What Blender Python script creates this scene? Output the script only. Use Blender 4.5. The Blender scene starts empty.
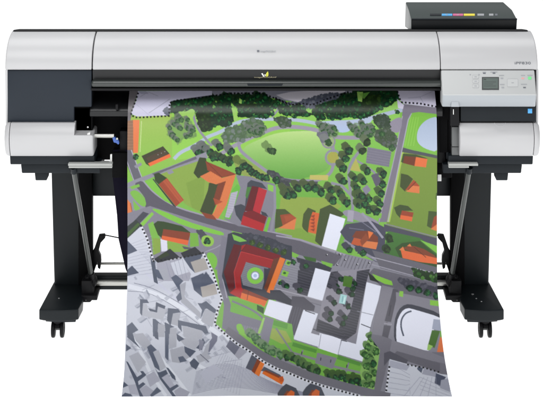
import bpy, bmesh, math, random
import numpy as np
from mathutils import Vector, Matrix
random.seed(7)
C = bpy.context.scene.collection
R = math.radians
# ------------------------------------------------------------------ measured view
H = 2.305          # camera height above the floor
DC = 6.0           # distance from camera to the front plane of the printer (Y = 0)
F = 1695.0         # focal length in photo pixels
def X(px, Y=0.0): return (px - 271.5) * (DC + Y) / F
def Z(py, Y=0.0): return H - (py + 300.0) * (DC + Y) / F

# ------------------------------------------------------------------ materials
def mat(name, col, rough=0.4, metal=0.0, spec=0.5, bump=0.0, bscale=400.0, var=0.0, vscale=6.0, coat=0.0, emit=0.0):
    m = bpy.data.materials.new(name); m.use_nodes = True
    nt = m.node_tree; b = nt.nodes['Principled BSDF']
    b.inputs['Base Color'].default_value = (*col, 1)
    b.inputs['Roughness'].default_value = rough
    b.inputs['Metallic'].default_value = metal
    b.inputs['Specular IOR Level'].default_value = spec
    b.inputs['Coat Weight'].default_value = coat
    if emit:
        b.inputs['Emission Color'].default_value = (*col, 1); b.inputs['Emission Strength'].default_value = emit
    tc = nt.nodes.new('ShaderNodeTexCoord')
    if bump:
        n = nt.nodes.new('ShaderNodeTexNoise'); n.inputs['Scale'].default_value = bscale; n.inputs['Detail'].default_value = 3
        bp = nt.nodes.new('ShaderNodeBump'); bp.inputs['Strength'].default_value = bump; bp.inputs['Distance'].default_value = 0.001
        nt.links.new(tc.outputs['Object'], n.inputs['Vector']); nt.links.new(n.outputs['Fac'], bp.inputs['Height'])
        nt.links.new(bp.outputs['Normal'], b.inputs['Normal'])
    if var:
        n = nt.nodes.new('ShaderNodeTexNoise'); n.inputs['Scale'].default_value = vscale; n.inputs['Detail'].default_value = 6
        r = nt.nodes.new('ShaderNodeValToRGB')
        r.color_ramp.elements[0].position = 0.3; r.color_ramp.elements[1].position = 0.7
        r.color_ramp.elements[0].color = (*[c * (1 - var) for c in col], 1)
        r.color_ramp.elements[1].color = (*[min(1, c * (1 + var)) for c in col], 1)
        nt.links.new(tc.outputs['Object'], n.inputs['Vector']); nt.links.new(n.outputs['Fac'], r.inputs['Fac'])
        nt.links.new(r.outputs['Color'], b.inputs['Base Color'])
    return m
M = dict(
    white=mat('white_plastic', (0.475, 0.475, 0.483), 0.32, bump=0.10, bscale=900, var=0.022, vscale=2.2, spec=0.4),
    panel=mat('panel_plastic', (0.47, 0.48, 0.48), 0.45, bump=0.08, bscale=900, spec=0.35),
    bluegrey=mat('blue_grey_plastic', (0.38, 0.405, 0.43), 0.45, bump=0.08, bscale=900, spec=0.35),
    slate=mat('slate_plastic', (0.013, 0.019, 0.028), 0.5, bump=0.15, bscale=1200, spec=0.28, var=0.05),
    slateb=mat('dark_slate_plastic', (0.008, 0.0115, 0.015), 0.5, bump=0.15, bscale=1200, spec=0.22, var=0.06),
    band=mat('band_plastic', (0.008, 0.0085, 0.0095), 0.35, spec=0.35, bump=0.05, bscale=800),
    bar=mat('handle_plastic', (0.026, 0.031, 0.029), 0.28, spec=0.6, bump=0.05, bscale=800),
    black=mat('black_plastic', (0.005, 0.005, 0.006), 0.5, spec=0.18, bump=0.1, bscale=900),
    cavity=mat('cavity_black', (0.003, 0.003, 0.0035), 0.7, spec=0.08),
    stand=mat('powder_coated_steel', (0.0075, 0.0105, 0.0125), 0.42, spec=0.22, bump=0.25, bscale=1500, var=0.08),
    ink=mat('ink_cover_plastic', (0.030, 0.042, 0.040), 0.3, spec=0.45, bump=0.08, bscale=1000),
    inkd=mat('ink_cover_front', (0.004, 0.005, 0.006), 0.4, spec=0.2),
    alu=mat('brushed_aluminium', (0.50, 0.50, 0.47), 0.38, metal=0.85, bump=0.1, bscale=600),
    strut=mat('strut_metal', (0.09, 0.096, 0.093), 0.36, metal=0.75, bump=0.1, bscale=600),
    pale=mat('pale_painted_steel', (0.37, 0.38, 0.365), 0.4, spec=0.4),
    steel=mat('grey_steel', (0.12, 0.125, 0.125), 0.42, metal=0.3, bump=0.1, bscale=700),
    cloth=mat('basket_cloth', (0.008, 0.007, 0.015), 0.95, spec=0.05, bump=0.6, bscale=2500),
    lcd=mat('lcd_glass', (0.105, 0.13, 0.12), 0.22, spec=0.5, var=0.06, vscale=20),
    lcdf=mat('lcd_frame', (0.05, 0.055, 0.055), 0.4),
    key=mat('key_plastic', (0.48, 0.49, 0.49), 0.45),
    keyline=mat('key_outline', (0.37, 0.38, 0.39), 0.5),
    grey=mat('print_grey', (0.13, 0.14, 0.16), 0.6),
    lgrey=mat('print_light_grey', (0.32, 0.33, 0.35), 0.6),
    gold=mat('print_gold', (0.42, 0.38, 0.24), 0.5),
    wht=mat('print_white', (0.75, 0.75, 0.74), 0.5),
    blue=mat('label_blue', (0.07, 0.36, 0.75), 0.4),
    cyan=mat('label_cyan', (0.08, 0.40, 0.78), 0.4),
    pink=mat('label_pink', (0.62, 0.12, 0.28), 0.4),
    yellow=mat('label_yellow', (0.80, 0.68, 0.05), 0.4),
    green=mat('label_green', (0.15, 0.62, 0.22), 0.4, emit=0.15),
    lime=mat('label_lime', (0.60, 0.60, 0.05), 0.4),
    red=mat('label_red', (0.75, 0.35, 0.33), 0.4),
    lever=mat('lever_blue', (0.05, 0.12, 0.42), 0.4),
    screw=mat('zinc_screw', (0.75, 0.75, 0.75), 0.3, metal=0.8),
    floor=mat('glowing_white_floor', (0.86, 0.86, 0.86), 0.8, spec=0.1, emit=1.05, var=0.004),  # floor is no lamp; glow added so shadows on it wash out
)

# ------------------------------------------------------------------ mesh helpers
def obj(name, bm, m, parent=None, smooth=True, angle=35):
    me = bpy.data.meshes.new(name)
    bmesh.ops.recalc_face_normals(bm, faces=bm.faces)
    bm.to_mesh(me); bm.free()
    ms = m if isinstance(m, (list, tuple)) else [m]
    for k in ms: me.materials.append(k)
    if smooth:
        me.polygons.foreach_set('use_smooth', [True] * len(me.polygons))
        me.set_sharp_from_angle(angle=R(angle))
    o = bpy.data.objects.new(name, me); C.objects.link(o)
    if parent:
        o.parent = parent
        p = parent; inv = Matrix.Identity(4)
        while p: inv = p.matrix_basis @ inv; p = p.parent
        me.transform(inv.inverted())
    return o
def bev(bm, w, seg=3, edges=None, ang=30):
    if w <= 0: return
    if edges is None:
        edges = [e for e in bm.edges if len(e.link_faces) == 2 and e.calc_face_angle(0) > R(ang)]
    bmesh.ops.bevel(bm, geom=edges, offset=w, segments=seg, profile=0.5, affect='EDGES', clamp_overlap=True)
def ngon_prism(bm, a, b):
    """closed loops a, b of equal length -> prism"""
    va = [bm.verts.new(p) for p in a]; vb = [bm.verts.new(p) for p in b]; n = len(a)
    fs = [bm.faces.new(va), bm.faces.new(vb[::-1])]
    for i in range(n): fs.append(bm.faces.new((va[i], va[(i+1) % n], vb[(i+1) % n], vb[i])))
    return fs
def sweep_x(prof, x0, x1, r0=0.004, r1=0.004, seg=4, bm=None):
    """profile of (Y, Z) swept along X with rounded ends"""
    bm = bm or bmesh.new()
    bm2 = bmesh.new()
    ngon_prism(bm2, [(x0, y, z) for y, z in prof], [(x1, y, z) for y, z in prof])
    bmesh.ops.recalc_face_normals(bm2, faces=bm2.faces)
    for xx, r in ((x0, r0), (x1, r1)):
        if r > 0:
            bm2.edges.ensure_lookup_table()
            es = [e for e in bm2.edges if all(abs(v.co.x - xx) < 1e-6 for v in e.verts)]
            bmesh.ops.bevel(bm2, geom=es, offset=r, segments=seg, profile=0.5, affect='EDGES', clamp_overlap=True)
    join(bm, bm2); return bm
def join(bm, other):
    me = bpy.data.meshes.new('tmp'); other.to_mesh(me); other.free(); bm.from_mesh(me); bpy.data.meshes.remove(me)
def box(x0, x1, y0, y1, z0, z1, w=0.003, seg=2, bm=None):
    bm = bm or bmesh.new(); b = bmesh.new()
    ngon_prism(b, [(x0, y0, z0), (x1, y0, z0), (x1, y0, z1), (x0, y0, z1)], [(x0, y1, z0), (x1, y1, z0), (x1, y1, z1), (x0, y1, z1)])
    bmesh.ops.recalc_face_normals(b, faces=b.faces)
    bev(b, w, seg); join(bm, b); return bm
def pbox(px0, px1, py0, py1, Yf, depth, w=0.003, bm=None):
    """box whose front face covers that photo rectangle at depth Yf"""
    return box(X(px0, Yf), X(px1, Yf), Yf, Yf + depth, Z(py1, Yf), Z(py0, Yf), w, bm=bm)
def front_prism(pts, Yf, depth, w=0.003, seg=2, bm=None):
    """outline given in photo pixels at depth Yf, extruded back"""
    bm = bm or bmesh.new(); b = bmesh.new()
    a = [(X(x, Yf), Yf, Z(y, Yf)) for x, y in pts]
    ngon_prism(b, a, [(p[0], Yf + depth, p[2]) for p in a])
    bmesh.ops.recalc_face_normals(b, faces=b.faces)
    bev(b, w, seg); join(bm, b); return bm
def tube(pts, r, n=14, bm=None, cap=True):
    bm = bm or bmesh.new(); rings = []
    P = [Vector(p) for p in pts]
    for i, p in enumerate(P):
        d = (P[min(i+1, len(P)-1)] - P[max(i-1, 0)]).normalized()
        u = d.orthogonal().normalized() if i == 0 else (u - d * u.dot(d)).normalized()
        v = d.cross(u)
        rr = r[i] if isinstance(r, (list, tuple)) else r
        rings.append([bm.verts.new(p + (u * math.cos(t) + v * math.sin(t)) * rr) for t in [2*math.pi*k/n for k in range(n)]])
    for a, b in zip(rings, rings[1:]):
        for k in range(n): bm.faces.new((a[k], a[(k+1) % n], b[(k+1) % n], b[k]))
    if cap: bm.faces.new(rings[0]); bm.faces.new(rings[-1][::-1])
    return bm
def lathe(axis_o, axis_d, prof, n=28, bm=None):
    """(distance along axis, radius) profile turned about an axis"""
    bm = bm or bmesh.new(); o = Vector(axis_o); d = Vector(axis_d).normalized(); u = d.orthogonal().normalized(); v = d.cross(u)
    rings = [[bm.verts.new(o + d*a + (u*math.cos(2*math.pi*k/n) + v*math.sin(2*math.pi*k/n))*r) for k in range(n)] for a, r in prof]
    for a, b in zip(rings, rings[1:]):
        for k in range(n): bm.faces.new((a[k], a[(k+1) % n], b[(k+1) % n], b[k]))
    bm.faces.new(rings[0]); bm.faces.new(rings[-1][::-1])
    return bm
def empty(name, loc, label, cat):
    o = bpy.data.objects.new(name, None); C.objects.link(o); o.location = loc; o['label'] = label; o['category'] = cat
    o.empty_display_size = 0.1
    return o
def text(name, s, cx, cz, Y, size, m, parent, tilt=0.0, width=None, ext=0.0003):
    """lettering as a mesh, centred on a world point, standing in the XZ plane and tilted back"""
    cu = bpy.data.curves.new(name, 'FONT'); cu.body = s; cu.size = size; cu.extrude = ext; cu.align_x = 'CENTER'; cu.align_y = 'CENTER'
    t = bpy.data.objects.new('tmp_text', cu); C.objects.link(t)
    dg = bpy.context.evaluated_depsgraph_get(); dg.update()
    me = bpy.data.meshes.new_from_object(t.evaluated_get(dg))
    bpy.data.objects.remove(t); bpy.data.curves.remove(cu)
    if width:
        xs = [v.co.x for v in me.vertices]; k = width / (max(xs) - min(xs)); me.transform(Matrix.Diagonal((k, 1, 1, 1)))
    me.transform(Matrix.Translation((cx, Y, cz)) @ Matrix.Rotation(R(90 - tilt), 4, 'X'))
    bm = bmesh.new(); bm.from_mesh(me); bpy.data.meshes.remove(me)
    return obj(name, bm, m, parent, smooth=False)
# ------------------------------------------------------------------ setting
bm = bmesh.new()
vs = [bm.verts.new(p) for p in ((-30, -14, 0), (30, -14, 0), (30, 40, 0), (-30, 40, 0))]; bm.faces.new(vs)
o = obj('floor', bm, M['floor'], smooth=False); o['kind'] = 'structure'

# ------------------------------------------------------------------ the printer
T = empty('large_format_printer', (0, 0.35, 0), 'wide pale grey and black large format printer standing on a black wheeled stand', 'printer')

def quarter(y0, z0, y1, z1, n=14, p=2.2):
    out = []
    for i in range(n + 1):
        a = math.pi/2 * i / n
        out.append((y1 - (y1 - y0) * max(0, math.cos(a)) ** (2/p), z0 + (z1 - z0) * max(0, math.sin(a)) ** (2/p)))
    return out
ZL0, ZL1 = Z(70, 0), Z(31.4, 0.12) - 0.006
LID = [(0.004, ZL0)] + quarter(0.0, ZL0 + 0.003, 0.165, ZL1) + [(0.165, ZL0)]
def lid_at(py):
    """surface point and tilt of the lid seen at photo row py"""
    best = None
    for (a, b), (c, d) in zip(LID[1:-2], LID[2:-1]):
        for k in range(20):
            t = k / 20; y, z = a + (c - a)*t, b + (d - b)*t
            e = abs((H - z) * F / (DC + y) - 300 - py)
            if best is None or e < best[0]: best = (e, y, z, math.degrees(math.atan2(c - a, d - b)))
    return best[1:]
# chassis behind the covers
bm = box(X(9, .1), X(535, .1), 0.155, 0.62, Z(164, .0) + .01, Z(60, .1) , 0.01)
box(X(8), X(91.6), .03, .16, Z(155), ZL0 - .004, 0.002, bm=bm)
box(X(440.6), X(533), .03, .16, Z(155), ZL0 - .004, 0.002, bm=bm)
box(X(90), X(444), .06, .155, Z(89, .05), ZL0 + .03, 0.002, bm=bm)
box(X(8), X(532), .03, .17, ZL0 - .004, ZL0 + .035, 0.002, bm=bm)
obj('chassis', bm, M['cavity'], T)
# curved top covers: two ends and the lid between them
o = obj('end_cover', sweep_x(LID, X(5), X(91.5), .030, .003, 6), M['white'], T)
o = obj('end_cover', sweep_x(LID, X(440.9), X(538), .003, .030, 6), M['white'], T)
LIDI = [(y + .0015 if i else y, z) for i, (y, z) in enumerate(LID)]
o = obj('front_lid', sweep_x(LIDI, X(92.6), X(440.2), .003, .003, 3), M['white'], T)
# black deck behind the lid
prof = [(.14, ZL1 - .03), (.14, ZL1 - .004), (.155, Z(29.6, .155)), (.25, Z(29.0, .25)), (.262, Z(29.0, .25) - .006), (.262, .95)]
obj('rear_deck', sweep_x(prof, X(14, .2), X(527, .2), .012, .012, 4), M['black'], T)
# side shells (thin pale plate closing each end)
SP = [(.012, Z(123)), (.004, ZL0 - .02), (.004, ZL0 + .002), (.30, ZL0 + .002), (.30, Z(123) - .03), (.03, Z(123) - .03)]
obj('side_shell', sweep_x(SP, X(4.9), X(7.3), .006, .001, 4), M['white'], T)
obj('side_shell', sweep_x(SP, X(536.6), X(539.0), .001, .006, 4), M['white'], T)
# dark panel on the left end
o = obj('front_panel', front_prism([(7.4, 70.3), (91.6, 70.3), (91.6, 107), (74, 107), (74, 122.4), (7.4, 122.4)], .008, .03, .003), M['slate'], T)
# central band, rounded handle bar and lip
bm = sweep_x([(.006, Z(70.6)), (.012, Z(80.5)), (.012, Z(84)), (.06, Z(84)), (.06, Z(70.6))], X(92.2), X(441), .003, .003, 3)
band = obj('front_band', bm, M['band'], T)
zc = (Z(81.2, -.015) + Z(87.8, -.015)) / 2; rr = (Z(81.2, -.015) - Z(87.8, -.015)) / 2
prof = [(.045, zc + rr)] + [(-.004 - rr * .9 * math.cos(a), zc + rr * math.sin(a)) for a in [R(90 - 15*k) for k in range(13)]] + [(.045, zc - rr)]
hb = obj('handle_bar', sweep_x(prof, X(91.5), X(442.5), .008, .008, 4), M['bar'], T)
obj('grip_recess', front_prism([(247, 83.9), (283, 83.9), (282, 86), (248, 86)], -.016 - .0012, .006, .001), M['slateb'], hb)
obj('handle_lip', sweep_x([(-.004, Z(88.2)), (-.002, Z(90.6)), (.06, Z(90.6)), (.06, Z(88.2))], X(91), X(443), .003, .003, 2), M['black'], T)
# paper guide: sloping apron with a rounded front edge
g = [(.16, Z(92.5, .11)), (.09, Z(96, .09)), (.05, Z(102.4, .05)), (.03, Z(105.8, .03)), (.016, Z(108.4, .016)), (.010, Z(110.6, .01)), (.008, Z(112.2, .008)), (.010, Z(116.2, .01)), (.02, Z(117, .02)), (.16, Z(117, .02))]
obj('paper_guide', sweep_x(g, X(89.2), X(443.5), .004, .004, 3), M['band'], T)
obj('guide_clip', front_prism([(115.5, 104.5), (118, 104.5), (118, 110), (115.5, 110)], -.001, .02, .0008), M['black'], T)
obj('throat', box(X(92, .1), X(440, .1), .13, .15, Z(118, .1), Z(86, .1), .002), M['cavity'], T)
# lower covers, bulging drum-like shells
def drum(y_top=123, y_bot=156.0):
    p = []
    for i in range(17):
        t = i / 16; py = y_top + (y_bot - y_top) * t
        Yv = -.004 - .050 * (math.sin(math.pi * min(1, max(0, .10 + .80 * t))) ** .8) + .018
        p.append((Yv, Z(py, Yv)))
    return p + [(.12, Z(y_bot)), (.12, Z(y_top))]
DR = drum()
DRt = [(y, min(z, Z(133.4, -.03))) for y, z in DR]
bm = sweep_x(DR, X(9.2, -.04), X(74, -.04), .002, .0, 2)
dd = [q for q in DR[:17] if q[1] < Z(133.6, -.03)]
sweep_x([(dd[0][0] + .02, dd[0][1] + .001)] + dd + [(.12, dd[-1][1]), (.12, dd[0][1] + .001)], X(74, -.04), X(93, -.04), .0, .008, 3, bm=bm)
bmesh.ops.remove_doubles(bm, verts=bm.verts, dist=.0004)
obj('lower_cover', bm, M['white'], T)
obj('end_cap', sweep_x(DR, X(3.9, -.03), X(8.7, -.04), .016, .002, 5), M['white'], T)
o = obj('lower_cover', sweep_x(DR, X(460.2, -.04), X(534.3, -.04), .004, .002, 2), M['white'], T)
bm = bmesh.new(); arc = [(X(500.5 + 5.6 * math.cos(a), -.05), -.0335 - .008 * math.sin(a), Z(122.6 + 3.4 * math.sin(a), -.036)) for a in [R(8 + 164 * k / 16) for k in range(17)]]
# finger notch rim on the right cover
obj('finger_notch', tube(arc, .0012, 6), M['keyline'], o)
obj('end_cap', sweep_x(DR, X(534.8, -.04), X(540.6, -.03), .002, .016, 5), M['white'], T)
# dark band under the control panel, with its blue sticker
db = obj('front_panel', pbox(460.5, 536.3, 106.8, 121.6, -.012, .05, .003), M['slateb'], T)
st = obj('sticker', pbox(527.8, 532.2, 108.8, 113.4, -.0135, .002, .0004), M['blue'], db)
obj('sticker_mark', pbox(528.9, 531.1, 110.2, 112.2, -.0142, .001, 0), M['cyan'], db)
# stepped base under each end
for side in (0, 1):
    mx = (lambda p: p) if side == 0 else (lambda p: 543 - p)
    def q(pts): return [(mx(x), y) for x, y in pts]
    s1 = q([(9.8, 155.7), (94.5, 155.7), (94.5, 164.6), (10.2, 164.6)])
    s2 = q([(20.8, 164.3), (100, 164.3), (100, 173.3), (21.8, 173.3)])
    s3 = q([(34.6, 172.8), (47.6, 172.8), (46.8, 180.6), (35.4, 180.6)])
    s4 = q([(51, 172), (92, 172), (92, 178), (51, 178)])
    bm = front_prism(s1, -.006, .5, .003); front_prism(s2, .012, .48, .003, bm=bm); front_prism(s3, .03, .06, .003, bm=bm)
    b = obj('base_tray', bm, M['slateb'], T)
# ink tank cover on top
Yf, Yb = .20, .45
zf0, zf1, zb = Z(32, Yf), Z(19.2, Yf), Z(2.0, Yb)
bm = bmesh.new()
fl = [(X(411.3, Yf), Yf, zf0), (X(516.5, Yf), Yf, zf0), (X(517.2, Yf), Yf, zf1), (X(411.3, Yf), Yf, zf1)]
bk = [(X(411.3, Yf) - .004, Yb, zf0 - .03), (X(516.5, Yf) , Yb, zf0 - .03), (X(503.5, Yb), Yb, zb), (X(405.6, Yb), Yb, zb)]
Ym = .33; zm = zf1 + (zb - zf1) * (Ym - Yf) / (Yb - Yf)
md = [(X(411.3, Yf) - .002, Ym, zf0 - .015), (X(516.5, Yf), Ym, zf0 - .015), (X(512.2, Ym), Ym, zm + .0012), (X(408.8, Ym), Ym, zm + .0012)]
rg = [[bm.verts.new(p) for p in q] for q in (fl, md, bk)]
bm.faces.new(rg[0]); bm.faces.new(rg[2][::-1])
for ra, rb in zip(rg, rg[1:]):
    for k in range(4): bm.faces.new((ra[k], ra[(k+1) % 4], rb[(k+1) % 4], rb[k]))
bmesh.ops.recalc_face_normals(bm, faces=bm.faces)
bev(bm, .004, 3)
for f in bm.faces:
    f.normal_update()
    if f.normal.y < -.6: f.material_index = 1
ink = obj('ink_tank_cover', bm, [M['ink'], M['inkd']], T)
obj('cover_rim', front_prism([(411.6, 18.7), (517.4, 18.7), (517.4, 20.0), (411.6, 20.0)], Yf - .004, .01, .002), M['slateb'], ink)
sl = math.degrees(math.atan2(zb - zf1, Yb - Yf))
def ink_label(x0, x1, m, dz=0, nm='colour_label', y0=14.3, y1=16.1):
    def P(px, py):
        # intersect the sight line with the sloping top
        k = (zb - zf1) / (Yb - Yf); t = (py + 300) / F
        # H - t*(DC+Y) = zf1 + k*(Y-Yf)
        Y = (H - t*DC - zf1 + k*Yf) / (k + t)
        return (X(px, Y), Y, zf1 + k*(Y - Yf))
    a, b, c, d = P(x0, y1), P(x1, y1), P(x1, y0), P(x0, y0)
    bm = bmesh.new(); up = .0012
    ngon_prism(bm, [(p[0], p[1], p[2] + up + .001) for p in (a, b, c, d)], [(p[0], p[1], p[2] - .002) for p in (a, b, c, d)])
    return obj(nm, bm, m, ink, smooth=False)
for x0, x1, m in ((430, 441, 'slateb'), (441.8, 452.3, 'cyan'), (452.9, 463.2, 'pink'), (463.8, 474.8, 'yellow'), (477.4, 484, 'lgrey'), (489, 493.4, 'lgrey'), (495, 497.5, 'grey')):
    ink_label(x0, x1, M[m])
for x0, x1 in ((445.5, 448), (456.5, 459)):
    ink_label(x0, x1, M['wht'], nm='label_mark', y0=14.8, y1=15.7)
# control panel
def PY(py): return -.004 - .044 * (py - 70.6) / (94 - 70.6)
CP = [(PY(70.6), Z(70.6, PY(70.6))), (PY(93), Z(93, PY(93))), (-.050, Z(94.2, -.050)), (-.0505, Z(95.4, -.0505)), (-.030, Z(106.3, -.030)), (-.026, Z(106.7, -.026)), (.03, Z(106.7, -.03)), (.03, Z(70.6, 0))]
bm = bmesh.new()
cpb = sweep_x(CP, X(441, 0), X(535.2, -.02), .006, .004, 3)
cpb.faces.ensure_lookup_table(); bmesh.ops.recalc_face_normals(cpb, faces=cpb.faces)
for f in cpb.faces:
    f.normal_update()
    if f.normal.z < -.05 and f.normal.y < -.5: f.material_index = 1
cp = obj('control_panel', cpb, [M['panel'], M['bluegrey']], T)
TILT = -math.degrees(math.atan2(CP[1][0] - CP[0][0], CP[0][1] - CP[1][1]))   # panel leans its foot forward
TILT = abs(TILT)
pn = Vector((0, -(CP[0][1] - CP[1][1]), CP[0][0] - CP[1][0])).normalized()
def panel_plate(nm, x0, x1, y0, y1, m, up=.0012, par=None, rnd=0.0):
    pts = [(x0, y1), (x1, y1), (x1, y0), (x0, y0)]
    w = [Vector((X(x, PY(y)), PY(y), Z(y, PY(y)))) for x, y in pts]
    b = bmesh.new(); ngon_prism(b, [p + pn*up for p in w], [p - pn*.002 for p in w]); bmesh.ops.recalc_face_normals(b, faces=b.faces)
    if rnd:
        es = [e for e in b.edges if abs((e.verts[0].co - e.verts[1].co).normalized().dot(pn)) > .9]
        bmesh.ops.bevel(b, geom=es, offset=rnd, segments=4, profile=.5, affect='EDGES', clamp_overlap=True)
    return obj(nm, b, m, par or cp)
panel_plate('display_frame', 481.9, 498.9, 77.2, 90.0, M['lcdf'], .0012)
panel_plate('display', 482.9, 497.9, 78.3, 88.7, M['lcd'], .0018)
panel_plate('display_icon', 483.8, 486, 79.1, 80.2, M['lcdf'], .0022)
for i in range(3): panel_plate('display_line', 484, 496 - 3*(i % 2), 82 + i*2, 82.35 + i*2, M['lcdf'], .0021)
def key(cx, cy, w=6.0, h=3.0):
    panel_plate('key_rim', cx - w/2 - .25, cx + w/2 + .25, cy - h/2 - .25, cy + h/2 + .25, M['keyline'], .0006, rnd=.003)
    panel_plate('key', cx - w/2, cx + w/2, cy - h/2, cy + h/2, M['key'], .0014, rnd=.003)
    panel_plate('key_mark', cx - 1.2, cx + 1.2, cy - .35, cy + .35, M['lgrey'], .0018)
for cy in (77, 81.5, 86.2): key(475.6, cy)
key(512.6, 83, 10.5, 7.5)
for cx, cy in ((470.2, 74.8), (479, 74.8)): panel_plate('key_mark', cx - .6, cx + .6, cy - .5, cy + .5, M['lgrey'], .001)
for cx, cy, w in ((484.3, 72.4, 3.4), (493.8, 72.2, 7), (501.5, 75.6, 5), (502.2, 84.6, 4.6), (523.0, 75.6, 4), (530, 75.5, 5), (524, 84.4, 6)):
    panel_plate('caption', cx - w/2, cx + w/2, cy - .35, cy + .35, M['lgrey'], .001)
for cx, cy, m in ((484.3, 73.3, 'grey'), (494, 73.2, 'grey'), (501.9, 78.4, 'lgrey'), (502.8, 87.6, 'lgrey'), (524.5, 87.6, 'grey'), (522.8, 78.4, 'red')):
    panel_plate('symbol', cx - 1.3, cx + 1.3, cy - .6, cy + .6, M[m], .001)
panel_plate('power_light', 528, 531.4, 76.9, 79.6, M['green'], .0015, rnd=.002)
# lettering
y, z, a = lid_at(63.2)
text('model_lettering', 'iPF830', X(522.6, y), z, y - .0012, .0125, M['grey'], T, tilt=a, width=X(530.5, y) - X(514.5, y))
y, z, a = lid_at(51.2)
text('lid_lettering', 'imagePROGRAF', X(268, y), z, y - .0030, .0085, M['lgrey'], T, tilt=a, width=X(276, y) - X(260.5, y))
bm = front_prism([(257, 50.2), (259.3, 50.2), (259.3, 52), (257, 52)], y - .003, .002, 0)
obj('lid_emblem', bm, M['grey'], T)
text('band_lettering', 'imagePROGRAF', X(265.4), Z(77.9), .0085, .0062, M['gold'], band, width=X(276.5) - X(254.3))
# small W-like emblem with a lime leaf
for pts, m in (([(261.2, 73.6), (262.6, 73.2), (264.6, 76.6), (263.4, 77.0)], 'wht'), ([(264.3, 74.6), (265.4, 74.4), (266.5, 76.6), (265.4, 77.0)], 'wht'),
               ([(265.2, 76.9), (266.2, 73.4), (267.9, 71.3), (268.5, 73.6), (268.3, 76), (266.8, 77)], 'lime')):
    obj('emblem', front_prism(pts, .0065, .004, .0003), M[m], band)
# ---- workings visible on the left between cover and paper
for nm, a in (('inner_wall', (74, 92, 107.2, 134, .03, .1, .003)), ('back_wall', (92.4, 129, 117, 160, .10, .06, .003)), ('back_wall', (447, 462, 110, 163, .09, .06, .003)), ('basket_holder', (112, 129, 153, 178, .03, .08, .003)), ('basket_holder', (436, 452, 153, 178, .06, .08, .003))):
    obj(nm, pbox(*a), M['cavity'], T)
obj('side_guide', pbox(119.5, 128.2, 131, 153.5, .05, .05, .004), M['black'], T)
yy = .02
sh = obj('roll_shaft', tube([(X(93.5, yy), yy, Z(135.8, yy)), (X(114, yy), yy, Z(135.8, yy))], .0075, 18), M['alu'], T)
obj('shaft_collar', tube([(X(92, yy), yy, Z(135.8, yy)), (X(94.6, yy), yy, Z(135.8, yy))], .010, 18), M['black'], sh)
bm = front_prism([(112.2, 138), (115, 137.2), (116.2, 139.6), (118.6, 140.4), (119.4, 143.6), (118.2, 144.9), (116.2, 143.2), (113.6, 142.6)], .012, .015, .002)
lv = obj('release_lever', bm, M['lever'], T)
obj('lever_pivot', lathe((X(117.1, .011), .013, Z(138.8, .011)), (0, -1, 0), [(0, .004), (.003, .004), (.004, .003)]), M['alu'], lv)
obj('catch', front_prism([(87, 133.8), (90, 132.6), (90.2, 135), (87.4, 135.2)], -.03, .02, .001), M['wht'], T)
obj('fixing', lathe((X(87.8, .029), .03, Z(127.2, .029)), (0, -1, 0), [(0, .0032), (.0025, .0032), (.0032, .002)]), M['screw'], T)
obj('clip', front_prism([(110.2, 154.6), (112, 154.4), (112, 163.3), (97.5, 163.3), (99.5, 162), (108.6, 161.6), (110, 160.2)], .005, .008, .0005), M['wht'], T)  # white sliver added where the bright background shows through a gap
# ---- on the right: numbered lever, grey bracket
bm = front_prism([(437.5, 108), (447.5, 108), (447, 126), (444, 140), (446, 163), (437.5, 163)], .04, .05, .003)
obj('inner_frame', bm, M['black'], T)
lv = obj('media_lever', front_prism([(450.2, 106.8), (459.4, 106.8), (459.4, 126.2), (450.2, 126.2)], -.022, .05, .003), M['black'], T)
obj('lever_face', front_prism([(451.6, 101.4), (458.6, 101.4), (459.4, 107.0), (451.0, 107.0)], -.0405, .012, .002), M['bluegrey'], lv)
text('lever_number', '1', X(453.4, -.023), Z(112.2, -.023), -.0235, .027, M['wht'], lv)
o = obj('roll_bracket', pbox(451.8, 459.8, 127.0, 146.8, .0, .06, .003), M['steel'], T)
obj('bracket_foot', pbox(451.8, 459.8, 147.1, 163.4, .0, .06, .003), M['steel'], o)
obj('bracket_edge', pbox(446, 450, 118, 160, .03, .04, .006), M['slateb'], o)
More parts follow.
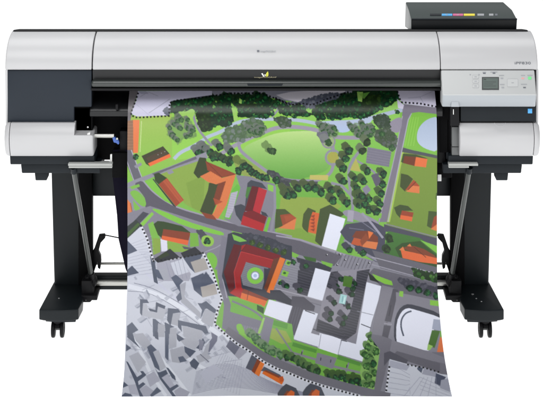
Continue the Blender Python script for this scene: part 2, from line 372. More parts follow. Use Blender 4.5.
# ------------------------------------------------------------------ the stand
YP = .35
for side in (-1, 1):
    def sx(v): return side * v
    # post: slightly tapering channel
    b = bmesh.new()
    t0, t1, bo = .826, .676, .8135
    zt, zb_ = Z(160, YP), .10
    fr = [(sx(bo), YP, zb_), (sx(t1), YP, zb_), (sx(t1), YP, zt), (sx(t0), YP, zt)]
    ngon_prism(b, fr, [(p[0], YP + .09, p[2]) for p in fr]); bmesh.ops.recalc_face_normals(b, faces=b.faces); bev(b, .006, 3)
    obj('stand_post', b, M['stand'], T)
    obj('post_trim', box(*sorted((sx(.671), sx(.722))), YP - .012, YP + .03, .115, zt, .003), M['cavity'], T)
    # foot
    YF = .082
    zt_ = Z(310, YF); zl = Z(321.2, YF)
    b = bmesh.new()
    o_r, o_f, i_r, i_f = .815, .835, .688, .694
    n = 9
    # outline seen from above with a bowed nose
    out = [(sx(o_r), .46), (sx(o_f), YF + .012)]
    for k in range(1, n):
        t = k / n; out.append((sx(o_f + (i_f - o_f) * t), YF + .012 - .016 * math.sin(math.pi * t) ** .7))
    out += [(sx(i_f), YF + .014), (sx(i_r), YF + .10), (sx(.712), .46)]
    ngon_prism(b, [(x, y, zt_) for x, y in out], [(x, y, zl if y > YF + .03 else zl + .0) for x, y in out]); bmesh.ops.recalc_face_normals(b, faces=b.faces)
    es = [e for e in b.edges if all(abs(v.co.z - zt_) < 1e-6 for v in e.verts) or all(abs(v.co.z - zl) < 1e-6 for v in e.verts)]
    bmesh.ops.bevel(b, geom=es, offset=.005, segments=3, profile=.5, affect='EDGES', clamp_overlap=True)
    ft = obj('foot', b, M['stand'], T)
    # under plate
    b = bmesh.new()
    up = [(sx(.80), .44), (sx(.815), .11), (sx(.785), YF + .022), (sx(.745), YF + .020), (sx(.705), .105), (sx(.72), .44)]
    ngon_prism(b, [(x, y, zl + .002) for x, y in up], [(x, y, zl - .012) for x, y in up]); bmesh.ops.recalc_face_normals(b, faces=b.faces); bev(b, .003, 2)
    obj('sole_plate', b, M['slateb'], ft)
    scr = [(59.0, 298.4)] if side < 0 else [(472.6, 294.2), (476.2, 298.6), (481.4, 301.6)]
    for i, (px, py) in enumerate(scr):
        Yq = (H - zt_) * F / (py + 300) - DC
        r_ = .0052 if (side > 0 and i == 0) else .0032
        obj('screw', lathe((X(px, Yq), Yq, zt_ - .001), (0, 0, 1), [(0, r_), (.002, r_), (.003, r_ * .6)], 16), M['screw'], ft)
    # rear half of the foot
    obj('foot', box(*sorted((sx(.80), sx(.725))), .46, .74, zl, zt_ - .01, .006), M['stand'], T)
    # casters: front and rear
    for yc, xc in ((.124, .7725), (.70, .765)):
        cx = sx(xc)
        b = lathe((cx, yc, zl - .012), (0, 0, -1), [(0, .016), (.006, .016), (.010, .011), (.022, .010)], 20)
        # hood over the two wheels
        for k in range(1):
            hood = [(yc + .027 * math.cos(a) + .008, .034 + .027 * math.sin(a)) for a in [R(20 + 16 * j) for j in range(10)]]
            hood += [(yc + .012 * math.cos(a) + .008, .034 + .012 * math.sin(a)) for a in [R(164 - 16 * j) for j in range(10)]]
            sweep_x(hood, cx - .009, cx + .009, .002, .002, 2, bm=b)
        cs = obj('caster', b, M['black'], T)
        for dx in (-1, 1):
            w0 = cx + dx * .0095
            wh = lathe((w0, yc + .008, .031), (dx, 0, 0), [(0, .014), (0, .027), (.002, .0305), (.005, .031), (.010, .031), (.0125, .029), (.0135, .022), (.0115, .020), (.0115, .008), (.013, .006)], 30)
            obj('wheel', wh, M['black'], cs)
        obj('axle', tube([(cx - .012, yc + .008, .031), (cx + .012, yc + .008, .031)], .005, 12), M['steel'], cs)
    # brackets holding the tie bar
    b = box(*sorted((sx(.640), sx(.70))), .225, .36, .100, .118, .003)
    pts = [(.665, .165), (.70, .165), (.70, .085), (.668, .085), (.652, .105)]
    a_ = [(sx(x), .245, z) for x, z in pts]; b2 = bmesh.new(); ngon_prism(b2, a_, [(p[0], .36, p[2]) for p in a_]); bmesh.ops.recalc_face_normals(b2, faces=b2.faces); bev(b2, .004, 2); join(b, b2)
    br = obj('corner_bracket', b, M['black'], T)
    obj('hub', lathe((sx(.672), .30, .150), (0, -1, 0), [(0, .026), (.02, .026), (.03, .022), (.032, .012), (.045, .011)], 24), M['black'], br)
    obj('screw', lathe((sx(.683), .243, .098), (0, -1, 0), [(0, .003), (.003, .003), (.004, .002)], 12), M['screw'], br)
    # sloping strut and its top bar
    p0 = (X(73.2 if side < 0 else 469.6, .0), .002, Z(167.5, .0)); p1 = (X(91.2 if side < 0 else 452.0, .27), .27, Z(275.5, .27))
    stt = obj('strut', tube([p0, p1], .0088, 18), M['strut'], T)
    v0 = Vector(p0); dv = (Vector(p1) - v0)
    obj('strut_sleeve', tube([v0, v0 + dv * .045], .0115, 16), M['slateb'], stt)
    obj('strut_sleeve', tube([v0 + dv * .975, v0 + dv * 1.02], .0125, 16), M['black'], stt)
    if side < 0: bx0, bx1 = 68, 112.2
    else: bx0, bx1 = 448.6, 478.2
    b = pbox(bx0, bx1, 163.7, 166.0, -.030, .03, .0015)
    if side < 0: pbox(bx0 + .6, bx1, 166.0, 168.2, -.026, .02, .0015, bm=b)
    else: pbox(bx0, 469, 166.0, 168.0, -.026, .02, .0015, bm=b)
    obj('support_bar', b, M['pale'], T)
    # basket arm with its lever
    def ax(px, Y): return X(px if side < 0 else 543 - px, Y)
    ya = .36
    b = bmesh.new()
    arm = [(98.8, 235.6), (104.6, 235.0), (105.2, 238), (100.6, 243), (98.4, 251.5), (100.6, 256), (101.0, 262), (100, 269.5), (97.8, 268), (97.4, 262), (94, 272), (91.5, 272), (91.5, 254), (94, 249.5)]
    a_ = [(ax(x, ya), ya, Z(y, ya)) for x, y in arm]
    ngon_prism(b, a_, [(p[0], ya + .025, p[2]) for p in a_]); bmesh.ops.recalc_face_normals(b, faces=b.faces); bev(b, .002, 2)
    am = obj('basket_arm', b, M['black'], T)
    obj('arm_wire', tube([(ax(103.6, ya), ya + .01, Z(235.6, ya)), (ax(110, ya), ya, Z(236, ya)), (ax(121, .30), .30, Z(238.2, .30))], .0022, 8), M['black'], am)
# upper cross beam, lower cross beam and the bright tie bar in front of it
obj('cross_beam', box(-.69, .69, .375, .44, Z(196.2, .375), Z(165, .375), .004), M['stand'], T)
obj('cross_beam', box(-.68, .68, .335, .385, Z(290, .335), Z(276.4, .335), .005), M['stand'], T)
obj('tie_bar', tube([(-.672, .322, Z(283.4, .315)), (.672, .322, Z(283.4, .315))], .0105, 20), M['alu'], T)
# cloth basket that hangs behind the print
YB0, YB1, YB2 = .06, .20, .31
rows = [(150, .05, .566), (175, .06, .569), (196, .08, .562), (215, .115, .557), (238, .165, .556), (256, .225, .546), (268, .265, .540), (275, .29, .532), (277, .33, .528), (268, .40, .528)]
b = bmesh.new(); gr = []
NX = 40
for i, (py, Y, hw) in enumerate(rows):
    gr.append([b.verts.new((-hw + 2 * hw * k / NX, Y + .006 * math.sin(k * 1.7 + i), Z(py, Y) + .002 * math.sin(k * .9))) for k in range(NX + 1)])
for r0, r1 in zip(gr, gr[1:]):
    for k in range(NX): b.faces.new((r0[k], r0[k+1], r1[k+1], r1[k]))
bk_ = obj('media_basket', b, M['cloth'], T, angle=80)
sol = bk_.modifiers.new('thickness', 'SOLIDIFY'); sol.thickness = .002
obj('basket_rod', tube([(X(96, .45), .45, Z(263.6, .45)), (X(447, .45), .45, Z(263.6, .45))], .0052, 14), M['alu'], bk_)
obj('care_tag', pbox(437.6, 441.4, 174.6, 181.2, .052, .002, .0003), M['wht'], bk_)
# ------------------------------------------------------------------ the printed city map (vector drawing -> colour attribute of the sheet)
OX, OY, WX, WY, SS = 115, 86, 340, 312, 6
IMG = np.zeros((WY * SS, WX * SS, 3), np.float32)
rng = np.random.default_rng(5); GAM = 1.26
def mask_of(poly):
    p = (np.asarray(poly, float) - (OX, OY)) * SS
    x0, y0 = np.floor(p.min(0)).astype(int); x1, y1 = np.ceil(p.max(0)).astype(int) + 1
    x0, y0 = max(x0, 0), max(y0, 0); x1, y1 = min(x1, WX * SS), min(y1, WY * SS)
    if x1 <= x0 or y1 <= y0: return None
    xs = np.arange(x0, x1) + .5; ys = np.arange(y0, y1) + .5
    m = np.zeros((len(ys), len(xs)), bool)
    q = np.roll(p, -1, 0)
    for (ax, ay), (bx, by) in zip(p, q):
        if ay == by: continue
        c = ((ay > ys) != (by > ys))
        if not c.any(): continue
        xi = ax + (ys - ay) * (bx - ax) / (by - ay)
        m ^= c[:, None] & (xs[None, :] < xi[:, None])
    return x0, y0, m
def fill(poly, col, alpha=1.0, grad=None):
    r = mask_of(poly)
    if r is None: return
    x0, y0, m = r; v = IMG[y0:y0 + m.shape[0], x0:x0 + m.shape[1]]
    if grad is not None:                       # colour changes down the sheet from col to grad
        t = np.linspace(0, 1, m.shape[0])[:, None, None]
        cc = (np.array(col) * (1 - t) + np.array(grad) * t) * np.ones((1, m.shape[1], 1)); v[m] = v[m] * (1 - alpha) + cc[m] * alpha
    else: v[m] = v[m] * (1 - alpha) + np.array(col) * alpha
def smooth_poly(p, it=2, closed=True):
    p = [tuple(a) for a in p]
    for _ in range(it):
        q = []; n = len(p)
        for i in range(n if closed else n - 1):
            a, b = p[i], p[(i + 1) % n]
            q += [(a[0]*.75 + b[0]*.25, a[1]*.75 + b[1]*.25), (a[0]*.25 + b[0]*.75, a[1]*.25 + b[1]*.75)]
        p = q if closed else [p[0]] + q + [p[-1]]
    return p
def sfill(poly, col, alpha=1.0, grad=None, it=2): fill(smooth_poly(poly, it), col, alpha, grad)
def line(pts, w, col, alpha=1.0, sm=0):
    if sm: pts = smooth_poly(pts, sm, False)
    P = np.asarray(pts, float); L = []; Rr = []
    for i in range(len(P)):
        d = P[min(i+1, len(P)-1)] - P[max(i-1, 0)]; d = d / (np.hypot(*d) + 1e-9); n = np.array((-d[1], d[0])) * w / 2
        L.append(P[i] + n); Rr.append(P[i] - n)
    for i in range(len(P) - 1): fill([L[i], L[i+1], Rr[i+1], Rr[i]], col, alpha)
def circ(x, y, r, col, alpha=1.0, ry=None):
    fill([(x + r*math.cos(a), y + (ry or r)*math.sin(a)) for a in np.linspace(0, 2*math.pi, 24, endpoint=False)], col, alpha)
def ring(x, y, r, w, col): line([(x + r*math.cos(a), y + r*math.sin(a)) for a in np.linspace(0, 2*math.pi, 33)], w, col)
def resample(pts, step):
    P = np.asarray(pts, float); d = np.r_[0, np.cumsum(np.hypot(*(P[1:] - P[:-1]).T))]
    t = np.arange(0, d[-1], step); return [(np.interp(k, d, P[:, 0]), np.interp(k, d, P[:, 1])) for k in t]
def dotted(pts, step=3.9, s=1.0, band=3.6, bandcol=(214, 215, 226)):
    s *= .9; band *= .8
    if band: line(pts, band, bandcol)
    R_ = resample(pts, step)
    for i, (x, y) in enumerate(R_):
        a, b = R_[max(i-1, 0)], R_[min(i+1, len(R_)-1)]; t = math.atan2(b[1]-a[1], b[0]-a[0])
        c, s_ = math.cos(t) * s, math.sin(t) * s
        fill([(x-c+s_, y-s_-c), (x+c+s_, y+s_-c), (x+c-s_, y+s_+c), (x-c-s_, y-s_+c)], (22, 24, 32))
def blob(x, y, r, col, n=11, jit=.22, alpha=1.0, ry=None):
    a0 = rng.random() * 6.28
    fill([(x + r*(1 + jit*(rng.random()*2-1))*math.cos(a0 + a), y + (ry or r)*(1 + jit*(rng.random()*2-1))*math.sin(a0 + a)) for a in np.linspace(0, 2*math.pi, n, endpoint=False)], col, alpha)
DK = [(26, 100, 54), (40, 116, 62), (12, 60, 38), (62, 134, 74), (18, 80, 48)]
MD = [(78, 118, 74), (92, 130, 84), (58, 96, 60), (100, 134, 90), (62, 98, 68)]
OL = [(46, 74, 34), (56, 86, 38), (38, 62, 30), (66, 96, 44)]
def tree(x, y, r=4.0, pal=DK, sh=(70, 92, 52), off=(-3.2, -3.6), sa=.9):
    if sh is not None:
        blob(x + off[0]*.5, y + off[1]*.5, r*1.02, sh, alpha=sa); blob(x + off[0], y + off[1], r*1.0, sh, alpha=sa)
    for _ in range(5):
        a = rng.random()*6.28; blob(x + r*.62*math.cos(a), y + r*.62*math.sin(a), r*(.4 + .18*rng.random()), pal[2], 8, .3)
    blob(x, y, r*.86, pal[2], 13, .24); blob(x + r*.16, y + r*.16, r*.66, pal[0], 11, .3)
    for _ in range(12):
        a, d = rng.random()*6.28, r*.72*rng.random()**.5
        blob(x + d*math.cos(a), y + d*math.sin(a), r*(.12 + .17*rng.random()), pal[rng.integers(len(pal))], 7, .35)
    blob(x + r*.25, y + r*.2, r*.33, pal[3], 7, .3, alpha=.7)
def inside(poly, x, y):
    c = False; n = len(poly)
    for i in range(n):
        (ax, ay), (bx, by) = poly[i], poly[(i+1) % n]
        if (ay > y) != (by > y) and x < ax + (y-ay)*(bx-ax)/(by-ay): c = not c
    return c
def forest(poly, n, pal=DK, r=(1.3, 2.6), base=None, alpha=1.0):
    fill(poly, base or pal[2], alpha)
    for x, y in resample(list(poly) + [poly[0]], r[0]*1.1):
        if rng.random() < .8: blob(x, y, rng.uniform(r[0]*.55, r[0]*1.05), pal[rng.integers(len(pal))] if rng.random() < .5 else pal[2], 8, .25, alpha)
    xs = [p[0] for p in poly]; ys = [p[1] for p in poly]; k = 0; t = 0
    while k < n and t < n * 20:
        t += 1; x = rng.uniform(min(xs), max(xs)); y = rng.uniform(min(ys), max(ys))
        if inside(poly, x, y):
            k += 1; rr = rng.uniform(*r); blob(x - .5, y - .6, rr, pal[2], 9, .2, alpha); blob(x + .2, y + .2, rr*.85, pal[rng.integers(len(pal))], 9, .2, alpha)
            if rng.random() < .5: blob(x + .5, y + .4, rr*.35, pal[3], 6, .3, alpha*.8)
def grove(poly, n, pal=DK, r=(2.3, 3.3), base=(26, 68, 42), sh=(46, 72, 44), off=(-1.4, -1.8), sa=.8, ba=1.0):
    fill(poly, base, ba)
    for x, y in resample(list(poly) + [poly[0]], 1.7): blob(x, y, rng.uniform(.6, 1.7), base, 8, .3, ba)
    pts = []; xs = [p[0] for p in poly]; ys = [p[1] for p in poly]; t = 0
    while len(pts) < n and t < n*30:
        t += 1; x = rng.uniform(min(xs), max(xs)); y = rng.uniform(min(ys), max(ys))
        if inside(poly, x, y) and all((x-a)**2 + (y-b)**2 > 5.0 for a, b in pts[-60:]): pts.append((x, y))
    for x, y in sorted(pts, key=lambda p: p[1] + p[0]*.5): tree(x, y, rng.uniform(*r), pal, sh, off, sa)
def hatch(poly, ang, step, w, col, alpha=.6):
    xs = [p[0] for p in poly]; ys = [p[1] for p in poly]; cx, cy = sum(xs)/len(xs), sum(ys)/len(ys); L = max(max(xs)-min(xs), max(ys)-min(ys))
    r = mask_of(poly)
    if r is None: return
    x0, y0, m = r; yy, xx = np.mgrid[0:m.shape[0], 0:m.shape[1]]
    d = ((xx + x0)/SS + OX - cx) * -math.sin(ang) + ((yy + y0)/SS + OY - cy) * math.cos(ang)
    k = m & (np.mod(d, step) < w); v = IMG[y0:y0+m.shape[0], x0:x0+m.shape[1]]; v[k] = v[k]*(1-alpha) + np.array(col)*alpha
# palette
LIME = (140, 196, 88); LIMEL = (166, 208, 112); OLIVE = (152, 180, 84); FIELD = (140, 166, 74)
ROADD = (90, 90, 101); ROAD = (110, 109, 121); PAVE = (146, 145, 159); LILAC = (170, 168, 184); CITY = (198, 201, 213); CITYL = (214, 217, 227)
BLD = (174, 176, 187); SHD = (98, 106, 126); SLATE = (66, 68, 82); DGRN = (70, 90, 46)
OR = (232, 142, 86); ORD = (186, 104, 66); BRN = (140, 76, 46); RED = (190, 40, 46); REDD = (126, 24, 36); WHT = (216, 219, 233); WATER = (178, 188, 208)

fill([(110, 80), (460, 80), (460, 405), (110, 405)], LIME)
# --- lawns and fields, upper half
fill([(127, 116), (172, 114), (200, 140), (200, 160), (127, 184)], (172, 198, 104), grad=(146, 202, 86))
fill([(172, 108), (300, 108), (300, 150), (172, 160)], (160, 212, 96))
fill([(290, 112), (400, 100), (400, 150), (290, 150)], (164, 214, 112), grad=(140, 200, 92))
sfill([(242, 152), (245, 146), (260, 139), (276, 133), (295, 131), (322, 131), (326, 142), (331, 148), (331, 163), (327, 171), (312, 176), (298, 180), (284, 180), (272, 174), (256, 164)], (190, 216, 146), grad=(112, 176, 76))
fill([(127, 184), (200, 160), (200, 216), (127, 216)], LIME)
fill([(160, 172), (200, 158), (211, 180), (205, 215), (185, 204), (172, 188)], OLIVE)
fill([(186, 183), (205, 175), (203, 212), (192, 208)], (140, 170, 74), .7)
fill([(268, 180), (300, 184), (360, 200), (372, 216), (350, 258), (268, 236)], (128, 190, 80))
fill([(281, 197), (300, 197), (328, 198), (342, 206), (332, 214), (318, 245), (276, 232)], (158, 180, 84))
fill([(277, 231), (300, 228), (322, 240), (320, 247), (277, 238)], (140, 178, 72), .8)
fill([(401, 150), (440, 156), (440, 242), (386, 226)], FIELD, grad=(132, 160, 70))
fill([(401, 150), (404, 151), (390, 222), (386, 222)], (176, 206, 96))
# --- water
line([(174, 159), (180, 152.5), (192, 147), (202, 141), (207, 137), (222, 131.5), (238, 121.5), (255, 119.5), (275, 119), (290, 119.5), (305, 121), (322, 125)], 3.4, (174, 186, 204), sm=2)
line([(362, 121), (378, 116), (404, 109.5)], 4.0, (174, 186, 206), sm=1)
sfill([(314, 122), (335, 120.5), (356, 120), (372, 115), (372, 122), (366, 124), (352, 127), (349, 132), (339, 133), (335, 128)], WATER, grad=(176, 192, 222))
# --- paths in the park
line([(193.5, 112), (194, 119), (198, 129), (205, 138), (212, 146)], 2.4, PAVE, sm=2)
line([(272, 117), (278, 110), (276, 104)], 2.0, PAVE)
line([(214, 158), (234, 146), (246, 139.5), (262, 133), (276, 127.5), (295, 126.5), (318, 130), (332, 137), (352, 138), (366, 137), (398, 125)], 4.0, (158, 152, 168), sm=2)
line([(239, 141), (239, 149), (246, 156), (262, 168), (276, 177.5), (292, 181), (318, 181), (331, 174), (334, 162), (333, 146)], 3.2, (150, 146, 162), sm=2)
line([(362, 148), (354, 158), (348, 170), (350, 188), (353, 204), (352, 214)], 3.0, PAVE, sm=2)
line([(331, 183), (342, 186), (352, 196)], 3.0, PAVE); line([(352, 158), (366, 166), (374, 172), (380, 182)], 2.2, PAVE)
circ(328.5, 141.5, 7.2, (146, 142, 154)); circ(328.5, 141.5, 5.6, (158, 178, 130))
ring(333, 157.5, 7.2, 2.2, PAVE); circ(333, 157.5, 5.6, (178, 176, 86))
fill([(310, 175), (328.5, 175), (327.8, 180.5), (309.6, 179.5)], (198, 190, 112))
fill([(350, 170), (356, 158), (361, 172)], (186, 184, 100))
fill([(284, 178), (298, 181), (318, 181.5), (317, 185.5), (296, 184), (284, 182)], (86, 86, 98))
# --- roads on the right
fill([(403, 104), (440, 108), (440, 114.5), (419, 112), (411.5, 113), (408, 119), (401.5, 150), (397, 172), (387, 222), (378, 222), (384, 200), (392, 168), (396, 148), (401.5, 124)], (132, 126, 142))
line([(411.5, 113.5), (408.2, 120), (401.8, 151), (397.5, 172), (388, 222)], 1.0, LILAC); line([(402.5, 116), (396.5, 148), (392, 168), (384, 200), (379, 222)], .9, (165, 160, 176))
sfill([(386, 124), (402, 115), (402, 127), (398, 134), (388, 130)], (152, 146, 162))
fill([(411, 115), (418, 112.5), (440, 116), (440, 154), (404, 147)], (142, 200, 84))
for k in range(4): line([(411 + 2.5*k, 117), (405 + 2.8*k, 146)], 1.0, (160, 212, 100), .7)
sfill([(440, 116), (428, 118.5), (419.5, 126), (416.5, 135), (417.5, 143), (425, 149), (440, 153)], (172, 186, 208), grad=(184, 196, 216))
fill([(367.5, 147), (391.5, 151.5), (389, 167), (366, 163)], (128, 125, 142)); hatch([(367.5, 147), (391.5, 151.5), (389, 167), (366, 163)], .18, 2.6, .6, (146, 142, 158))
fill([(403, 147.5), (412, 150), (440, 156), (440, 159), (425, 156), (402, 152)], (92, 96, 104))
# --- wood belt along the top
fill([(165, 86), (400, 86), (400, 99), (345, 97), (300, 103), (272, 98), (262, 96), (225, 96), (200, 99), (165, 103)], (150, 150, 164))
for p in ([(160, 113), (168, 104), (170, 99), (182, 95.5), (196, 95), (212, 94), (212, 104), (172, 107), (168, 115)], [(280, 100), (288, 103), (298, 103.5), (306, 99), (322, 94.5), (340, 92), (342, 98), (316, 108), (282, 108)]):
    forest(p, 26, [(104, 108, 122), (112, 116, 130), (94, 98, 114), (122, 126, 138)], (1.5, 2.8))
grove([(169, 104), (174, 101), (186, 101), (205, 98), (225, 95.5), (262, 95), (273, 100), (284, 106), (290, 107), (290, 115), (284, 113), (277, 107), (270, 106), (273, 114), (266, 117), (238, 116), (239, 108), (231, 102), (228, 108), (234, 113), (233, 121), (226, 127), (218, 124), (206, 131), (201, 124), (206, 114), (190, 112), (186, 109), (182, 110), (177, 113), (169, 112)], 95)
grove([(280, 104), (287, 107), (303, 106), (304, 113), (313, 114), (318, 109), (326, 103), (336, 98), (346, 95), (358, 91), (398, 91), (398, 99), (390, 105), (381, 108), (374, 113), (366, 117), (358, 118), (352, 116), (338, 118), (331, 119), (327, 113), (323, 112), (325, 119), (318, 120), (315, 114), (304, 115), (287, 115), (280, 113)], 90)
for k in range(34):
    x = rng.uniform(172, 396); y = rng.uniform(100, 116); 
    blob(x, y, rng.uniform(.6, 1.5), [(112, 164, 74), (92, 132, 62), (134, 186, 88)][k % 3], 8, .4, .85); tree(x + 1.8, y + 1.4, 2.2, DK, None) if k % 2 else None
forest([(362, 99), (368, 96), (380, 95), (380, 102), (372, 107), (367, 112), (363, 108)], 20, OL)
fill([(357, 92), (363, 92), (362, 102), (358, 101)], LIMEL); fill([(359, 94), (370, 92), (364, 99)], LIME, .8)
sfill([(177, 111), (186, 112), (192, 108), (196, 112), (191, 121), (181, 119)], LIMEL)
fill([(239.5, 98), (242, 100), (241.5, 104), (239, 103)], LIMEL); sfill([(231, 106), (236, 112), (238, 120), (234, 123), (233, 114)], LIMEL)
forest([(237, 105), (256, 104), (256, 107), (238, 108)], 8, OL, (.8, 1.4)); forest([(200, 110), (206, 108), (210, 112), (203, 121), (198, 126)], 14, OL)
# mid-tone shadows and clumps
grove([(168, 122), (174, 117), (184, 117), (190, 121), (194, 126), (196, 136), (190, 138), (183, 138), (178, 144), (172, 138), (168, 135)], 16, MD, (2.2, 3.2), (116, 146, 98), (112, 122, 112), (-1.7, -2.1), .75, .55)
forest([(197, 114), (207, 110), (210, 118), (210, 130), (203, 131), (199, 126)], 22, OL)
forest([(222, 136), (230, 128), (240, 125), (246, 121), (256, 119), (264, 124), (266, 130), (260, 136), (247, 137), (244, 140), (234, 141), (226, 143)], 60, [(116, 130, 124), (104, 128, 98), (92, 118, 86), (126, 138, 130), (110, 126, 112)], (1.8, 3.2))
grove([(246, 128), (256, 124), (265, 128), (262, 134), (248, 136)], 9, MD, (2.2, 3.2), (116, 146, 98), (112, 122, 112), (-1.7, -2.1), .75, .55)
forest([(274, 118), (284, 117), (291, 120), (290, 127), (281, 127)], 18, [(92, 104, 100), (84, 104, 80), (74, 96, 70), (106, 118, 108)])
grove([(318, 123), (327, 124), (338, 131), (336, 137), (328, 136), (320, 131)], 11, MD, (2.2, 3.2), (116, 146, 98), (112, 122, 112), (-1.7, -2.1), .75, .55); forest([(318, 133), (326, 132), (330, 142), (322, 142)], 10, [(118, 118, 130)] * 4)
grove([(349, 127), (356, 123), (364, 124), (372, 128), (366, 139), (356, 136)], 11, MD, (2.2, 3.2), (116, 146, 98), (112, 122, 112), (-1.7, -2.1), .75, .55)
forest([(374, 117), (384, 114), (390, 119), (389, 127), (380, 128), (375, 123)], 22, [(78, 92, 82), (60, 84, 58), (70, 88, 70), (90, 108, 90)])
grove([(361, 124), (372, 127), (377, 132), (370, 138), (362, 135)], 10, MD, (2.2, 3.2), (116, 146, 98), (112, 122, 112), (-1.7, -2.1), .75, .55); forest([(376, 131), (389, 128), (397, 138), (394, 150), (386, 147), (376, 140)], 34, [(96, 104, 104), (74, 98, 66), (84, 100, 80), (104, 116, 104)])
for x, y, r in ((392, 148, 3.6), (367, 143, 3.4), (382, 134, 3)): tree(x, y, r, MD, None)
for x, y, r in ((205, 150, 5), (210, 153, 4), (219.5, 147, 4), (231, 151.5, 4), (199, 153, 4)): tree(x, y, r, DK, (108, 114, 112), (-4, -5))
tree(328.5, 142, 3.8, [(54, 96, 52)] * 3 + [(80, 120, 70)], (128, 132, 132), (-5, -5)); tree(271.5, 151, 4.2, [(52, 90, 46), (62, 100, 54), (44, 80, 40), (84, 118, 70)], (120, 150, 90), (-6, -6))
for x, y in ((349, 150.5), (362.5, 150.5), (367, 142)): tree(x, y, 4, OL + [(30, 90, 44)], (110, 124, 96))
# --- top left corner: white district, brown house
fill([(125, 88), (139, 88), (130, 122), (125, 122)], (128, 124, 128))
fill([(138, 91), (170, 91), (212, 91), (212, 95), (190, 98), (171, 101), (169.5, 115.5), (137, 116.5), (131, 114), (136, 101)], (200, 198, 220))
fill([(138, 91), (146, 91), (149, 94), (141, 94)], (178, 178, 200)); line([(149, 113), (170, 99)], .6, (160, 160, 178)); line([(140, 97), (148, 92), (158, 96)], .5, (168, 168, 186)); line([(150, 116), (136, 104)], .4, (180, 180, 200))
forest([(163, 111), (167, 107), (170, 110), (169, 115), (166, 115)], 6, [(112, 118, 132)] * 4, (.8, 1.6))
dotted([(138, 93.5), (135.5, 101), (131.3, 112), (131.2, 115.5), (137, 117.6), (169, 116), (169.6, 103), (176, 100.4), (190, 99), (205, 97), (230, 93.4), (262, 93.2), (272, 97.2), (281, 101.2), (290, 104.8), (303, 104), (313, 105.4), (323, 101), (336, 96.4), (348, 92)], 3.6, .95, 0)
fill([(127, 121), (133, 120), (133.5, 153), (127, 153)], (164, 128, 104)); hatch([(127, 121), (133, 120), (133.5, 153), (127, 153)], 0, 3, .6, (142, 108, 88)); fill([(133, 120), (139.6, 120), (138, 153), (133.4, 153)], (240, 146, 98), grad=(238, 138, 84)); line([(141.5, 121), (140, 152)], .8, (196, 214, 150))
fill([(290, 92), (345, 88), (345, 92), (330, 96), (312, 98), (298, 102), (284, 99), (276, 95)], (202, 198, 208))
forest([(300, 103.5), (306, 99.5), (322, 95), (338, 93), (338, 97), (318, 104), (308, 106)], 18, [(104, 108, 122), (112, 116, 130), (94, 98, 114), (122, 126, 138)], (1.2, 2.2))
dotted([(276, 98), (283, 101.5), (291, 104.6), (303, 103.6), (312, 105), (323, 100.6), (336, 96), (348, 92)], 3.6, .9, 0)
fill([(397, 88), (440, 88), (440, 108), (404, 104), (399.5, 100)], (204, 200, 220)); line([(408, 98), (420, 97), (436, 90)], .5, (176, 174, 196)); line([(420, 97), (424, 104)], .5, (176, 174, 196))
fill([(397, 99), (404, 105), (403, 109), (398, 108)], (204, 200, 220)); dotted([(397.6, 92), (399.5, 98.5), (402, 102.4), (420, 103.6), (438, 107)], 3.8, 1.0, 0)
# --- left roads
fill([(125, 150), (131, 150), (136, 163), (143, 180), (134, 182), (125, 160)], ROAD); line([(126.5, 160), (134, 181)], .8, LILAC); line([(131.2, 150), (142, 178)], .9, LILAC)
fill([(125, 184), (134, 180), (150, 174), (176, 164), (197, 155.4), (206, 152), (208, 158), (180, 167), (158, 175), (144, 181), (125, 189)], PAVE)
fill([(152, 173.5), (170, 167), (196, 156.4), (197, 159), (176, 166.6), (154, 175.6)], (112, 110, 124))
fill([(134, 166), (141, 162.4), (142, 165), (136, 168.6)], PAVE); fill([(167, 172), (172, 170), (174, 172.6), (169, 174.6)], PAVE)
fill([(125, 189), (134, 186), (139, 189), (148, 205), (146, 216), (125, 216)], PAVE)
sfill([(133, 184), (143, 180), (150, 189), (158, 196), (168, 202.5), (180, 208.5), (206, 216), (240, 224.5), (292, 236), (292, 247), (266, 238.5), (232, 231), (205, 224), (184, 218), (168, 212), (158, 209), (147, 212), (145, 206), (146, 200), (141, 192)], (102, 98, 112), it=1)
line([(143, 180.5), (150, 189), (158, 196), (168, 202.5), (180, 208.5), (206, 216), (240, 225), (292, 236.4)], 1.5, (158, 154, 170), sm=1)
fill([(145, 182), (153, 179), (173, 205), (165, 201), (152, 190)], (142, 204, 82)); line([(153, 179), (174, 206)], 1.1, (70, 72, 78))
sfill([(129, 191.5), (137, 189.5), (146, 200), (146, 207), (141, 206), (133, 198)], LIME); fill([(130, 187), (139, 184), (140, 186.6), (132, 189.4)], LIME); fill([(133, 200), (140, 208), (138, 214), (134, 209)], LIME)
fill([(127, 199), (130.5, 203), (133.2, 217), (127, 219.5)], OR); line([(130.5, 203), (133, 217)], .8, ORD)
# barn
fill([(141.5, 156), (163, 146.2), (169.6, 153.8), (148, 163.4)], (78, 76, 52)); fill([(146, 158), (163, 150), (168, 154), (149, 162)], (94, 78, 58)); fill([(148, 163.4), (169.6, 153.8), (171, 157), (150, 166.4)], (246, 128, 74)); fill([(141.5, 156), (148, 163.4), (150, 166.4), (146, 164)], DGRN)
for k in range(3): circ(158 + 3.4*k, 154.8 - 1.6*k, .5, (150, 150, 150))
tree(136, 157, 3.2, DK, None)
# brick house with hipped shadow
fill([(154, 174), (158.6, 172.6), (167, 178), (158.5, 184.4), (155, 180.5)], (60, 82, 42)); fill([(158.5, 184.4), (167, 178), (184, 200), (176, 206.4)], (200, 104, 66)); fill([(158.5, 184.4), (162.6, 181.4), (180, 203.2), (176, 206.4)], (184, 88, 54)); hatch([(158.5, 184.4), (167, 178), (184, 200), (176, 206.4)], .92, 2.4, .35, (160, 76, 48), .5); line([(157.6, 184.6), (175.6, 207)], 1.0, (58, 60, 60))
